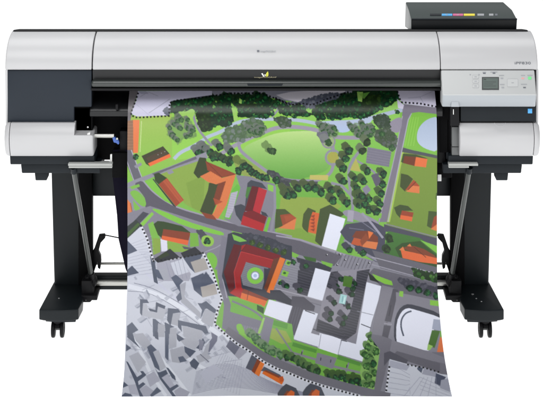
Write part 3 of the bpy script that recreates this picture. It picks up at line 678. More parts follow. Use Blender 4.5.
# --- large L shaped orange building
fill([(193.5, 173), (199.5, 157.4), (206, 158), (207, 166), (212, 172), (198, 178.4)], (66, 82, 42)); fill([(209, 183), (225, 181), (218, 200), (212, 215), (203, 214), (200, 211), (208, 190)], (72, 86, 46))
fill([(205.5, 161), (236, 174), (221, 178), (207.5, 170.4)], (170, 84, 50)); fill([(200, 176.4), (210.5, 171.2), (222, 178), (236, 174), (226.5, 205), (218, 219), (211, 216), (214, 212), (220, 198), (225, 181.4), (216, 184.4), (208, 182)], OR)
fill([(218, 183.6), (226, 181), (220, 200), (215, 206), (213.5, 199)], (152, 78, 46)); fill([(213, 198), (223, 201.6), (216, 205)], (196, 96, 56)); fill([(201, 212), (213, 215), (217, 220), (206, 218)], (160, 80, 50)); line([(206, 161), (222, 177.5), (236, 174)], .5, (120, 64, 40))
for p_ in ([(205.5, 161), (236, 174), (221, 178), (207.5, 170.4)], [(218, 183.6), (226, 181), (220, 200), (215, 206), (213.5, 199)]): hatch(p_, 1.2, 1.3, .4, (110, 56, 36), .3)
hatch([(200, 176.4), (210.5, 171.2), (222, 178), (236, 174), (226.5, 205), (218, 219), (211, 216), (214, 212), (220, 198), (225, 181.4), (216, 184.4), (208, 182)], 1.25, 1.4, .4, (206, 108, 62), .45)
# row of trees
for x, y in ((213, 158), (217, 157), (221, 158), (225, 160.5), (229, 163), (231.5, 161)): tree(x, y, 3.6, DK, (60, 86, 48), (-1.5, -2.5))
sfill([(232, 155), (242, 157), (262, 170), (272, 178), (268, 184), (256, 181), (240, 174), (234, 164)], (154, 172, 90)); blob(237, 160, 4.5, (120, 140, 70)); blob(243, 163, 4, (108, 130, 66))
for x, y in ((238.5, 171), (242, 167), (246, 166), (249, 169), (252, 172), (255.5, 173.5), (258, 176), (262, 177), (266.5, 178)): tree(x, y, 3.7, DK, None)
forest([(267, 171), (273, 171), (288, 183), (292, 190), (286, 192), (278, 184)], 26, [(78, 84, 88), (88, 92, 100), (70, 76, 80), (96, 100, 108)])
for x, y, r in ((276.5, 180.5, 4), (286, 194, 4.8)): tree(x, y, r, DK, None)
# --- the red buildings and their forecourt
fill([(236, 175), (250, 176.5), (262, 181), (275, 184), (275, 232), (238, 226), (224, 219), (238, 196), (240, 187)], (136, 134, 148))
fill([(231.5, 191), (237, 184), (240.5, 187), (239.5, 191), (230, 219.5), (224, 218)], (120, 196, 76)); fill([(231, 193), (238, 191), (233, 211), (229, 218), (225, 217)], (176, 173, 190)); hatch([(231, 193), (238, 191), (233, 211), (229, 218), (225, 217)], .18, 2.4, .4, (150, 148, 164))
fill([(247.5, 183), (251, 180), (262, 183), (267, 189), (252, 186.5), (246, 206), (243, 224), (236, 215), (234, 206), (241, 204), (245, 206)], (74, 80, 92)); fill([(247, 187), (251.5, 187), (247, 199), (245.4, 196)], (84, 140, 70))
fill([(252, 186), (258.5, 187), (253, 212), (245, 211), (243.5, 215)], REDD); fill([(258.5, 187), (267, 190.4), (260, 214), (252, 212)], (208, 50, 66)); fill([(244, 212), (253, 210.5), (267, 217), (264.8, 224), (243, 215.5)], (150, 24, 40)); fill([(243, 215.5), (264.8, 224), (263, 231.4), (240.8, 224.4)], (206, 42, 52)); line([(258.5, 187), (252.4, 211)], .5, (110, 16, 30))
fill([(261, 211), (266, 213), (268.5, 217), (262, 215)], (70, 74, 86)); fill([(268.6, 217), (271, 218), (267, 232), (263.6, 231)], (130, 200, 76)); fill([(267.6, 184), (274.4, 186), (273, 192), (268, 190)], (150, 206, 92))
line([(274.6, 186), (275, 208), (271, 232)], 2.6, PAVE)
# small orange houses in the field
fill([(274.6, 229), (276, 209), (285, 209), (296, 218), (283, 226)], (84, 102, 52)); fill([(280, 215), (290.5, 213.6), (296.4, 218), (283, 226.5)], (176, 90, 54)); fill([(278.6, 228), (296.4, 218), (294.4, 229.6)], OR); fill([(284, 216), (292, 215), (296, 218), (286, 222)], (190, 98, 58))
fill([(302, 226), (303.4, 214), (308, 207.5), (316, 211), (311, 221), (308, 233), (303.4, 229)], (84, 102, 52)); fill([(308, 232), (309.4, 221), (312.6, 211.8), (319.6, 213.4), (317.6, 222), (316, 234)], (232, 120, 62)); 
for k in range(5): fill([(310, 216 + 3.4*k), (315, 214.6 + 3.4*k), (314, 218 + 3.4*k)], (176, 84, 48))
fill([(315, 241), (320, 209), (330, 204.6), (345, 214), (336, 220), (322, 247)], (80, 98, 52)); fill([(330, 213.6), (345.4, 218.8), (336.2, 250.6), (321.6, 246)], WHT)
# --- park trees right of the lawn
for x, y in ((346, 159), (343, 168), (343, 181.5), (331.5, 190.5), (333, 201), (341, 193.5), (346.5, 202.5), (321.5, 192.5), (315, 189), (307.5, 187.5), (298, 188), (293, 195), (286, 191.5), (287.5, 196.5), (349, 151)): tree(x, y, 4.1, DK, (84, 102, 60), (-4, -4.6))
for x, y in ((355.5, 179), (364, 181.5), (367.5, 171.5), (357, 188.5), (358.5, 197.5), (359.5, 206), (368.5, 199.5), (369.5, 209), (383.5, 174.5), (382.5, 184.5), (381, 193.5), (380, 203.5), (377.5, 212), (364.5, 204), (362, 196)): tree(x, y, 3.7, DK, (78, 104, 58), (-3.6, -4.2))
fill([(362, 189), (367, 184.5), (371, 190), (366, 195)], (140, 136, 156)); forest([(372, 176), (378, 173), (380, 182), (376, 186)], 8, [(104, 100, 118)] * 4, (1, 2)); sfill([(341, 212), (349, 209), (362, 213), (380, 222), (378, 227), (348, 218)], (150, 146, 162))
fill([(360, 210), (382, 213.5), (381, 218.5), (360, 213)], LIME)
for x, y in ((376, 212.5), (369, 211)): tree(x, y, 3.2, DK, None)
# --- houses in the right field
fill([(401, 162), (403, 153.6), (416, 154.6), (428, 158.6), (414, 160), (403.5, 163)], (80, 96, 52)); fill([(404.6, 156), (416, 157), (414.4, 166), (403, 163)], (138, 74, 48)); fill([(416, 157), (427.4, 159), (426, 167.4), (414.4, 166)], (242, 134, 78))
fill([(401, 173.4), (408, 175), (413, 179), (405, 191.6), (400, 186.6)], (80, 96, 50)); fill([(405, 190.5), (413.6, 179.6), (419.6, 186), (412, 189)], (190, 94, 56)); fill([(406, 191.6), (413, 185.6), (419.6, 186.4), (419.4, 193.4)], OR); line([(408, 190), (416, 181.5)], .7, (120, 62, 40))
fill([(394, 207.6), (400, 204.6), (408, 206), (413, 210.6), (402, 211), (401, 219), (396.4, 214)], (78, 98, 52)); fill([(402, 210.4), (413.6, 212.6), (412.6, 217), (400.6, 215)], (176, 84, 52)); fill([(400.6, 215), (412.6, 217), (411.8, 221.4), (400, 219)], (240, 124, 70))
fill([(428.6, 211), (440, 212), (434, 230), (427, 226)], (84, 104, 54)); fill([(434, 217), (440, 213), (440, 224), (431, 229)], (176, 86, 52)); fill([(430.6, 229), (440, 222), (440, 232)], OR); fill([(436, 193), (440, 192), (440, 202), (435.6, 199)], (90, 116, 56))
# --- middle road, eastern half and the plaza
fill([(276, 235), (300, 239), (322, 246.5), (346, 254), (384, 263), (440, 277), (440, 400), (276, 400)], (142, 141, 154))
fill([(276, 236), (300, 241), (322, 249), (342, 256), (334, 266), (300, 255), (276, 248)], (106, 103, 116)); line([(276, 235.6), (300, 239.6), (322, 247), (346, 255)], 1.6, (160, 156, 172))
fill([(340, 232), (346, 224), (372, 221), (386, 228), (384, 262), (376, 262), (350, 246)], (84, 85, 104)); line([(344, 240), (358, 250), (384, 264)], 2.5, (146, 144, 160)); line([(362, 213), (372, 224), (383, 238)], 2.2, (158, 156, 174)); line([(346, 222), (362, 222), (376, 232)], .8, (130, 130, 150)); line([(349, 228), (364, 230)], .8, (120, 120, 140))
fill([(348, 210), (354, 211), (353, 222), (347, 221)], (166, 162, 178))
fill([(384, 224), (388, 225.6), (440, 239), (440, 247), (400, 236), (384, 231)], (88, 87, 104)); line([(386, 224), (440, 238)], 1.0, (140, 138, 152))
fill([(388, 231), (420, 238), (440, 252), (440, 278), (412, 273), (381, 265)], (84, 138, 66), grad=(70, 120, 54)); fill([(420, 240), (440, 247), (440, 256)], (142, 204, 86))
fill([(395, 248), (402, 243), (420, 241), (440, 258), (440, 270), (402, 262)], (66, 98, 48))
fill([(402, 248), (408, 246), (414, 246), (424, 249), (434, 255), (440, 261), (425, 258)], (152, 82, 50)); fill([(400.6, 249.6), (420, 254), (440, 259), (440, 264.5), (420, 262), (402.6, 258)], (240, 124, 70)); fill([(399, 250), (403, 246.5), (405, 251)], OR); fill([(407, 246), (410, 243.6), (411.6, 246.6)], OR); line([(414, 247), (426, 257.4)], .6, (110, 60, 38))
for x, y in ((390, 239), (387.5, 250), (386, 259.5), (395, 262), (405, 265), (414, 268), (422.5, 271.5), (431.5, 273.5)): tree(x, y, 3.7, OL, (50, 80, 44), (-2, -2))
fill([(352, 237), (356, 231), (370, 231), (378, 237), (378, 243), (366, 240)], (148, 78, 48)); fill([(351, 244), (354, 237.6), (366, 240.4), (362, 246.6)], (214, 108, 58)); fill([(363.6, 240.6), (378, 242.4), (376, 249.4), (362.4, 246.8)], OR); fill([(368, 231), (373.4, 232.6), (369, 239)], (246, 140, 72)); fill([(366, 233), (369, 239), (362, 246), (360, 241)], (168, 90, 54))
fill([(372, 250), (440, 268), (440, 284), (380, 268)], (112, 110, 122)); line([(372, 257), (440, 274.5)], .8, (168, 166, 180)); line([(370, 264), (440, 283)], 1.0, (158, 156, 170))
for x, y, r in ((349.5, 249.5, 3.4), (362.8, 253.2, 3.6)): tree(x, y, r, DK, (76, 78, 94), (-4.5, -4.5), 1)
# crossing stripes
for k in range(12): line([(336 + 3.3*k, 252 + .85*k), (331 + 3.3*k, 264 + .85*k)], .7, (108, 106, 118))
for x, y in ((326.5, 255), (357, 264.5), (345, 260), (339.5, 254.5), (337, 265), (366.5, 272.5), (369, 263)): circ(x, y, .8, (34, 34, 44)); circ(x + .7, y - .5, .45, (230, 230, 236))
# hedges along the road
fill([(286, 249), (299, 255), (296, 258.4), (285, 253)], (140, 198, 84)); fill([(303, 256), (316, 258.4), (316, 262), (306, 260)], (70, 118, 52)); fill([(321, 260.6), (333, 264), (331, 268.4), (323, 265)], (138, 198, 82))
fill([(296, 257), (326, 265), (316, 268), (312, 296), (297, 294), (300, 270)], SLATE); hatch([(296, 257), (326, 265), (316, 268), (312, 296), (297, 294)], .25, 3, .4, (84, 86, 100))
# --- west side below the road
fill([(125, 214), (150, 206), (200, 222), (232, 231), (226, 262), (222, 280), (125, 262)], (138, 136, 150))
sfill([(150, 208), (161, 210), (186, 221), (212, 229), (224, 232.5), (223.5, 236), (210, 233), (184, 226), (162, 216)], (144, 208, 82), it=1)
fill([(140, 224), (152, 212), (154, 214), (142, 227.5)], (150, 208, 86)); fill([(148, 224), (153, 221.4), (160, 238), (158, 252), (153, 254), (152, 240)], LIME)
fill([(134, 221), (143, 211.6), (149, 213.6), (139, 224)], (82, 84, 96)); fill([(125, 228), (136, 219.6), (143, 226), (125, 240)], (62, 72, 70)); fill([(125, 235), (138, 222.6), (140, 224.6), (125, 240)], (84, 116, 62))
fill([(153, 238), (160.6, 238.6), (160.4, 252), (153.4, 255)], OLIVE); fill([(167, 240), (188, 246), (190, 252), (168, 252)], (150, 186, 86)); fill([(160.4, 238.8), (167, 239.4), (167.6, 251), (161.4, 251.6)], (208, 208, 224))
fill([(153.6, 224), (157.6, 221), (164, 221.6), (182, 226), (190.6, 232.6), (188, 234.6), (165, 229.4), (162, 238), (158, 235)], (62, 88, 44)); fill([(163.4, 229), (190.6, 232.8), (188.6, 240.4), (162, 235.6)], (160, 78, 48)); fill([(162, 235.6), (188.6, 240.4), (187.6, 245.2), (161.6, 239.4)], (242, 122, 66))
fill([(190, 233), (198, 233), (199, 246), (190, 247)], (136, 190, 80)); fill([(182, 246), (190, 247.6), (195, 250), (184, 249)], (96, 96, 112))
forest([(197, 231), (202, 230), (208, 238), (203, 242)], 8, [(84, 86, 98)] * 4, (1, 2)); sfill([(202, 236), (209, 235), (214.5, 239), (213, 246), (205, 247), (201, 242)], (160, 206, 92)); tree(207.3, 241, 3.4, DK, None)
line([(205, 252), (216, 247.6), (222, 244)], 1.0, (158, 156, 172)); sfill([(206, 253), (212, 252), (217, 257), (217.5, 264), (214, 270), (209, 263)], (140, 204, 84)); fill([(213, 268), (217, 270), (218, 280), (215, 280)], LIME)
fill([(222, 236), (229, 238), (226, 262), (225, 280), (228, 296), (235, 316), (232, 334), (222, 328), (224, 305), (219, 286), (218, 262)], (132, 130, 146)); line([(228, 238), (225, 262), (223, 280), (227, 298)], .9, LILAC)
# --- red court building
fill([(228, 234), (234, 232), (292, 246), (292, 262), (276, 300), (228, 296), (222, 276)], (66, 72, 86)); fill([(232, 234), (240, 237), (247, 241), (240, 242), (234, 240)], (140, 200, 92)); forest([(243, 234), (256, 235), (276, 241), (288, 249), (280, 250), (250, 241)], 26, [(76, 80, 94), (84, 88, 102), (68, 72, 86), (90, 94, 106)])
for x, y in ((252, 243), (260, 245.4), (268, 248), (276, 250), (284, 252)): tree(x, y, 3.2, [(66, 96, 38), (82, 112, 44), (52, 80, 32), (104, 134, 56)], None)
fill([(234, 244), (241.6, 245.6), (234, 271), (234.6, 290), (229.6, 293), (223.6, 272)], REDD); fill([(241.6, 245.6), (246.6, 244), (242, 251.4), (234.8, 272), (240.6, 275.6), (247.4, 262), (241, 250)], RED)
fill([(241, 251.6), (246.6, 244), (281.4, 255.6), (277, 261)], (150, 24, 40)); fill([(241, 251.6), (277, 261), (273.4, 269), (246, 262), (240.6, 277), (241.6, 288), (236, 289), (234, 272)], RED); fill([(229.6, 293), (235.4, 288), (241.6, 287.4), (243.6, 290), (240.6, 298.4)], (206, 36, 40))
fill([(246, 262), (268.4, 268), (264, 282), (262, 290), (243, 285), (240.8, 276)], (134, 136, 146)); hatch([(246, 262), (268.4, 268), (264, 282), (262, 290), (243, 285), (240.8, 276)], .3, 1.8, .5, (108, 110, 122)); fill([(264, 268), (273, 270), (268, 284), (264, 282)], SLATE)
hatch([(241, 251.6), (277, 261), (273.4, 269), (246, 262), (240.6, 277), (241.6, 288), (236, 289), (234, 272)], 1.8, 1.5, .4, (166, 30, 38), .4); hatch([(234, 244), (241.6, 245.6), (234, 271), (234.6, 290), (229.6, 293), (223.6, 272)], .3, 1.5, .4, (100, 14, 28), .4)
line([(241, 251.6), (277, 261)], .5, (226, 78, 78)); line([(241, 251.6), (234, 272), (236, 289)], .5, (226, 78, 78)); line([(241, 251.6), (246.6, 244)], .4, (100, 14, 28))
ring(255.2, 275.6, 6.4, 3.8, (146, 212, 86)); circ(255.2, 275.6, 4.4, (150, 150, 168)); ring(255.2, 275.6, 2.6, 1.8, (214, 222, 244)); circ(255.2, 275.6, 1.8, (178, 192, 226))
fill([(243, 285.6), (269, 291), (268.4, 300), (243.6, 289)], SLATE); fill([(243.6, 288.6), (268.6, 299), (266, 302), (241.6, 293)], (166, 80, 48)); fill([(241.6, 292.6), (267, 301), (264.4, 306.6), (240.4, 298.4)], (244, 132, 62)); line([(248.6, 290.6), (247, 300)], .6, (130, 66, 40))
fill([(273.6, 259), (279.6, 257.4), (267.6, 293), (264, 288)], (130, 70, 44)); fill([(280, 257), (285.4, 259), (272, 294), (266.8, 292)], (246, 142, 62))
fill([(286, 259), (300, 263), (294, 294), (274, 288)], (146, 146, 158)); hatch([(286, 259), (300, 263), (294, 294), (274, 288)], .25, 2.4, .45, (118, 118, 132))
for p in ([(287, 260), (292, 262), (289, 266), (285, 264)], [(283, 270), (289, 272), (287, 277), (281, 275)], [(280, 279), (284, 281), (282, 285), (278, 283)]): fill(p, (150, 206, 84)); blob(p[0][0] + 1.6, p[0][1] + 3, 1.5, (60, 120, 54))
tree(293.5, 262, 3, DK, None); tree(306, 266, 2.8, DK, (60, 62, 76)); tree(286.5, 287, 3.2, DK, (80, 82, 96), (-4, -4)); tree(280, 283, 2, DK, None)
fill([(276, 286), (310, 294), (350, 305), (350, 312), (300, 300), (272, 292)], (140, 138, 150)); line([(276, 288.6), (330, 303)], .8, (168, 166, 178)); line([(274, 292), (330, 308)], .7, (118, 116, 130))
fill([(270, 290), (280, 290), (292, 300), (292, 306), (270, 298)], SLATE)
fill([(292, 296), (304, 297), (315, 306), (314, 311), (303, 310), (296, 336), (286, 332), (290, 312)], (90, 88, 102)); hatch([(292, 306), (303, 308), (296, 336), (286, 332)], -1.3, 2.6, .5, (120, 118, 134))
# --- plaza with dark paving
pl = [(322, 300), (330, 272), (372, 268), (366, 284), (357, 334), (342, 340), (316, 330), (320, 314)]
fill(pl, (150, 147, 160)); 
for p in ([(357, 271), (370, 269), (366, 284), (356, 333), (346, 340), (334, 338), (340, 326), (350, 312), (355, 292)], [(318, 319), (330, 324), (342, 330), (346, 340), (316, 331)], [(331, 272), (338, 271), (338, 286), (330, 289), (326, 286)], [(298, 270), (314, 271), (308, 296), (297, 293)]):
    fill(p, (70, 71, 83)); hatch(p, .28, 2.6, .5, (104, 102, 118), .8)
for x, y in ((337, 286.5), (341.5, 279.5), (354, 283.5), (351.5, 294.5), (348, 306.5), (334, 302.5), (331.5, 313.5), (329.5, 319.5), (345, 317.5), (343, 323.5), (300, 290), (339, 291.5), (353, 288.5)): tree(x, y, 3.1, [(14, 70, 38), (22, 88, 46), (10, 54, 32), (30, 104, 54)], (88, 86, 100), (-4.6, -4.6), 1)
fill([(344, 275.6), (353, 277), (351, 287.6), (342.6, 286)], (92, 138, 54)); fill([(340.8, 294), (347, 295.4), (345, 304.4), (338.8, 303)], (168, 212, 212)); line([(343, 296), (342, 302)], .6, (110, 160, 168)); line([(345, 297), (343.6, 303)], .5, (226, 240, 240))
# white halls
fill([(312, 266), (318, 262), (332, 268), (330, 272), (316, 268)], SLATE)
fill([(315.4, 268), (330.6, 272), (322.4, 300.6), (307.4, 296.4)], WHT); fill([(269, 299.4), (292.4, 306), (287, 322.6), (263.8, 314.4)], (218, 220, 234))
fill([(303.6, 309.6), (318, 313.6), (311, 333), (321.6, 336), (319, 347), (293.4, 339)], WHT); fill([(319.6, 333), (341.6, 338.4), (337.4, 357.4), (317.4, 352)], (220, 222, 236)); fill([(342, 340), (356, 344), (366.6, 282), (382.6, 286.6), (371.6, 322), (367, 342), (362.4, 361.4), (338, 354)], WHT)
line([(305, 310.5), (315, 314)], .9, SLATE); line([(313, 329), (325, 333), (342, 339)], 1.0, (84, 86, 100)); line([(361, 324), (371, 328)], .9, (84, 86, 100)); line([(357, 311), (373.4, 315)], .6, (140, 142, 156)); line([(341.6, 338.6), (337.4, 357.4)], .6, (150, 152, 168)); line([(318.6, 349), (321, 334)], .6, (150, 152, 168)); line([(341, 340), (347, 341.4)], .8, (70, 72, 86))
# gardens under the halls
fill([(232, 298), (262, 305), (264, 315), (268, 318), (292, 324), (294, 340), (318, 348), (360, 362), (374, 372), (374, 392), (340, 384), (290, 362), (262, 345), (240, 330), (230, 312)], (132, 192, 84))
line([(232, 301), (244, 306), (256, 312), (265, 320), (269, 340)], 2.0, (134, 132, 148), sm=2); fill([(257, 304.6), (264, 308), (263.6, 314), (257, 310)], (56, 104, 46))
fill([(228, 311), (262, 321), (260, 331), (243, 326), (236, 337), (228, 332)], (132, 130, 146)); sfill([(236, 324), (242, 323.4), (243, 330), (252, 333), (263, 336), (260, 340), (244, 336), (237, 331)], (150, 208, 90)); fill([(242.6, 325), (262, 329), (261, 336), (245, 332.6)], (142, 141, 156)); hatch([(242.6, 325), (262, 329), (261, 336), (245, 332.6)], 1.8, 2.4, .4, (118, 116, 132))
fill([(265, 316), (274, 319), (268, 345), (260, 341)], (138, 136, 152)); fill([(274, 320), (288, 324), (287, 329), (273, 325)], (110, 176, 72)); fill([(272, 328), (286, 331), (292, 342), (282, 344), (270, 338)], (168, 186, 96)); fill([(263, 317.6), (265, 318), (260, 334), (257.6, 333)], (170, 212, 120))
line([(276, 328), (292, 352)], 1.8, (136, 140, 140)); line([(290, 352), (318, 360), (332, 366), (366, 374)], 2.4, (140, 140, 148)); line([(303, 350), (300, 358)], 1.6, (140, 140, 150)); line([(349, 362), (346, 372)], 1.6, (140, 140, 150))
fill([(317.4, 352.6), (337, 358), (332.6, 369), (315, 363)], (138, 136, 150))
for x, y in ((321, 359), (331, 361), (302, 353), (347, 366)): line([(x, y - 1.5), (x - .5, y + 1.5)], .8, (60, 60, 72))
for p in ([(293, 342), (317, 349.6), (316, 353), (292, 346)], [(338, 355), (361, 362.6), (360, 366), (337, 359)]): fill(p, (96, 156, 72), .8)
HZ = [(88, 130, 88), (104, 146, 100), (76, 116, 78), (122, 160, 112)]  # paler greens: gloss haze over this tree row painted into the colour
for x, y in ((251, 334), (257, 340), (262, 345), (268, 349), (274, 351), (280, 355), (255, 337), (265, 346), (272, 352)): tree(x, y, 4.0, HZ, (124, 150, 116), (-2, -2.5))
for x, y, r in ((288, 357, 4), (294, 359, 3.6), (300, 363, 4), (305, 365.4, 3.8), (311, 369, 4), (317, 371.4, 4)): tree(x, y, r, [(40, 88, 50), (52, 104, 60), (30, 72, 42), (72, 124, 74)], (96, 128, 78), (-2.5, -4))
for x, y, r in ((330, 377, 3.6), (336, 378, 4), (346, 378.6, 3.8), (352, 382, 3.6), (360, 383, 4), (356, 380, 3), (341, 377, 3)): tree(x, y, r, DK, (72, 106, 50), (-3, -5))
# --- east side
fill([(367, 340), (382, 330), (378, 396), (364, 396), (360, 372)], (150, 192, 112))
for x, y, r in ((372, 338, 4), (377, 342, 3.6), (368, 347, 3.8), (375.5, 351.5, 3.8), (369.5, 358, 4.4), (373.5, 364, 4), (367, 366, 4), (374.5, 373, 3.6), (368, 377, 4), (371.5, 384, 3.8), (365, 355, 3.4), (366, 385, 3)): tree(x, y, r, [(70, 122, 62), (92, 146, 80), (58, 100, 54), (120, 166, 96)] if rng.random() < .7 else DK, (112, 150, 90), (-2, -2.5))
fill([(382, 282), (394, 286), (398, 289), (384, 335), (392, 340), (388, 362), (379, 397), (373, 397), (380, 350), (371, 338)], (126, 124, 136))
fill([(368, 274), (374, 268), (440, 284), (440, 310), (396, 300)], (112, 110, 122)); fill([(372, 273.6), (381, 277), (391.6, 281), (393, 285.4), (385, 284), (376, 279.4)], (148, 206, 84)); fill([(368, 272), (374, 277), (380, 283), (370, 280)], (52, 62, 56))
fill([(382, 285), (394, 288), (383, 336), (372, 334)], (138, 136, 148)); fill([(393, 288.6), (398.4, 290), (391, 322), (384.6, 321)], (96, 94, 106)); fill([(384, 325), (391, 326), (388, 338), (382, 336)], (100, 98, 110)); line([(384, 323.4), (392, 324.4)], 1.2, (160, 158, 170)); line([(391, 305), (389, 316)], .8, (70, 70, 82))
fill([(396, 292), (440, 301), (440, 320), (405, 304), (396, 310)], (140, 138, 150)); forest([(398, 280), (404, 278), (414, 282), (440, 289), (440, 298), (406, 288)], 26, [(86, 86, 100), (94, 94, 108), (78, 78, 92), (100, 100, 114)])
for x, y in ((410, 288.4), (418.4, 290.4), (427.4, 292.6), (436, 295.4)): tree(x, y, 3.6, DK, None)
forest([(412, 268), (440, 275), (440, 283), (416, 276)], 16, [(40, 84, 36), (60, 112, 48), (34, 70, 30), (90, 140, 66)])
fill([(399.6, 291), (403.4, 291.4), (403, 297), (399, 296)], (152, 208, 88)); fill([(430, 300), (440, 301), (440, 306.4), (430, 305)], (150, 208, 86))
sfill([(394, 322), (398, 310), (405, 304), (414, 304.6), (440, 313), (440, 319), (412, 311), (402, 316), (398.4, 330), (399, 344), (394, 341)], (74, 76, 90), it=1)
sfill([(396, 336), (396.6, 322), (401, 312), (407, 307.6), (415, 309.6), (440, 317), (440, 320), (433, 330), (429, 350), (428, 351), (412, 347), (397, 343)], (218, 220, 234), it=1)
line([(411.5, 311), (405.5, 313), (401.4, 319), (400.8, 327), (403.6, 336)], 1.6, (88, 96, 116), sm=2)
fill([(433.6, 319), (442, 320), (441, 331), (432, 329)], (166, 172, 192)); fill([(432, 330), (440, 331), (434.6, 348), (428, 345)], (92, 132, 62)); fill([(428, 344), (433, 346), (430, 350), (427, 350)], (168, 206, 116)); fill([(440, 337), (446, 338), (444, 354), (437, 352)], (238, 140, 88)); fill([(435, 352), (439, 353), (437, 358), (434, 357)], (150, 206, 92))
fill([(432, 352), (460, 352), (460, 380), (436, 374)], (126, 124, 136)); fill([(392, 340), (430, 352), (446, 358), (446, 364), (398, 352), (390, 360)], (138, 136, 148)); fill([(397, 351), (440, 363), (440, 372), (410, 362), (392, 356)], (114, 112, 124)); fill([(384, 353), (390, 351), (408, 360), (406, 365), (389, 360), (384, 366)], (98, 97, 110))
fill([(389.6, 359), (411, 365), (425, 368), (441, 374), (460, 376), (460, 405), (384, 405), (387.6, 372)], CITY)
fill([(390, 360), (410, 365.4), (406.6, 370.6), (389, 366)], (172, 174, 190)); fill([(424, 368), (437, 372), (436, 377), (422, 374)], (164, 166, 182)); fill([(418, 366.4), (423, 368), (421.4, 373), (417, 369)], SHD); fill([(436, 373), (446, 377), (440, 386), (444, 389), (434.6, 383)], (92, 98, 120)); fill([(441, 380), (450, 378), (450, 392), (440, 388)], (164, 166, 182))
for k in range(6): line([(388, 366 + 5.4*k), (400 + 2*k, 369 + 5.4*k), (410, 375 + 3*k)], .45, (164, 166, 184))
for k in range(5): line([(404 + 8*k, 396), (420 + 4*k, 377)], .45, (160, 162, 182))
for k in range(4): line([(420, 377 + 4*k), (450, 390 + 3*k)], .4, (164, 166, 184))
dotted([(389.4, 367), (385.6, 396)], 3.9, 1.0, 2.4); dotted([(408, 364.6), (424, 367.6), (441, 372.6)], 3.9, .9, 0)
# --- road along the city edge
line([(226, 330), (238, 338), (252, 349), (266, 358), (284, 366), (306, 375), (332, 383), (370, 393), (390, 397)], 8.2, (124, 122, 134), sm=1)
# --- the grey old town, lower left
BND = [(141, 226), (147, 238), (150, 250), (153.6, 261), (168, 259.6), (182, 257.6), (196, 254.6), (203, 253), (208, 262), (213, 273), (217, 286), (222, 299), (217, 312), (214.6, 324), (224, 333), (236, 343), (250, 351.6), (263, 361.4), (276, 368.4), (291, 374), (306, 380.4), (322, 385.6), (341, 391), (360, 396)]
fill([(110, 246), (128, 238)] + BND + [(360, 405), (110, 405)], CITY)
def facade(shadow, bld, bcol=BLD):
    for p in bld:
        q = rng.uniform(-6, 6); fill(p, tuple(c + q for c in bcol))
    for p in shadow:
        q = rng.uniform(-8, 8); fill(p, tuple(c + q for c in SHD))
# lanes and contour lines
line([(128, 286), (140, 289), (156, 294), (176, 304), (196, 317), (212, 329), (228, 341)], 4.6, CITYL, sm=2); line([(128, 291), (146, 292), (162, 299), (180, 310), (200, 325)], .5, (120, 124, 144), sm=2); line([(134, 283), (150, 287), (168, 296), (186, 307), (206, 322)], .5, (120, 124, 144), sm=2)
line([(146, 273), (166, 290), (184, 305), (206, 321)], 2.4, (198, 200, 216)); line([(130, 330), (140, 350), (150, 372), (166, 396)], 3.2, CITYL); line([(150, 345), (172, 372), (190, 396)], 3.4, CITYL); line([(176, 350), (200, 366), (210, 372)], 3.4, CITYL)
for k in range(30): x, y, a = rng.uniform(126, 225), rng.uniform(262, 395), rng.uniform(-.5, 1.2); l = rng.uniform(8, 26); line([(x, y), (x + l*math.cos(a), y + l*math.sin(a))], .4, (150, 152, 172), .8) if y > 262 + max(0, x - 190)*1.4 else None
for k in range(10): line([(131 + 2*k, 244 + 2*k), (152 + .6*k, 236 + 4*k)], .35, (166, 168, 186), .9)
for k in range(7): line([(128, 258 + 3*k), (152 + k, 252 + 3.4*k)], .35, (160, 162, 182), .8)
for k in range(17):                             # terraces: sweeping parallel curves
    t = k / 16; line([(196 - 4*t, 372 + 22*t), (222 + 4*t, 362 + 24*t), (246, 368 + 20*t), (270 + 8*t, 382 + 12*t), (306 + 10*t, 393 + 5*t)], .5, (150, 152, 172), .9, sm=2)
for k in range(12): line([(222 + 2*k, 352 + 1.2*k), (206 + 3*k, 384 + k)], .35, (160, 162, 182), .8)
for k in range(8): line([(236 + 6*k, 357 + 3*k), (232 + 6*k, 374 + 2*k)], .3, (168, 170, 188), .8)
# buildings: (shadow polygons, roof polygons)
for k in range(150):
    x, y = rng.uniform(124, 262), rng.uniform(240, 396)
    if inside([(124, 262)] + BND[4:] + [(300, 398), (118, 398)], x, y) and x + (y - 300) * .2 < 235:
        a = .98 + rng.normal(0, .10) + (0 if rng.random() < .6 else 1.57); l, wd = rng.uniform(3, 9), rng.uniform(2, 4.5); c, s_ = math.cos(a), math.sin(a)
        pq = lambda u_, v_: (x + u_*c - v_*s_, y + u_*s_ + v_*c)
        g_ = rng.uniform(-8, 8)
        fill([pq(0, 0), pq(l, 0), pq(l, wd), pq(0, wd)], (178 + g_, 181 + g_, 195 + g_), .8)
        if rng.random() < .55: line([pq(0, wd*.5), pq(l, wd*.5)], .35, (150, 153, 170), .8)
        if rng.random() < .25: fill([pq(0, 0), pq(-1.4, -1.6), pq(l - 1.4, -1.6), pq(l, 0)], (134, 141, 158), .7)
facade([[(127, 240), (137.4, 250.6), (127, 255)], [(127, 270), (132, 265.6), (139, 273), (127, 276)]], [])
fill([(154, 259), (170, 248.6), (179.6, 257), (158, 263)], (54, 57, 66)); fill([(158, 256.6), (166, 251.4), (170, 255), (160, 259)], (66, 84, 44), .8); fill([(150, 256), (154, 256), (158, 284), (154, 282)], (96, 104, 122))
facade([], [[(156.6, 263), (180, 258), (191, 274), (189, 281), (158, 281)]], (172, 172, 186)); fill([(170, 263), (182, 259.4), (189, 272), (176, 276)], CITY)
for k in range(5): line([(166 + 4*k, 262 - k), (171 + 4*k, 279)], .35, (150, 152, 170))
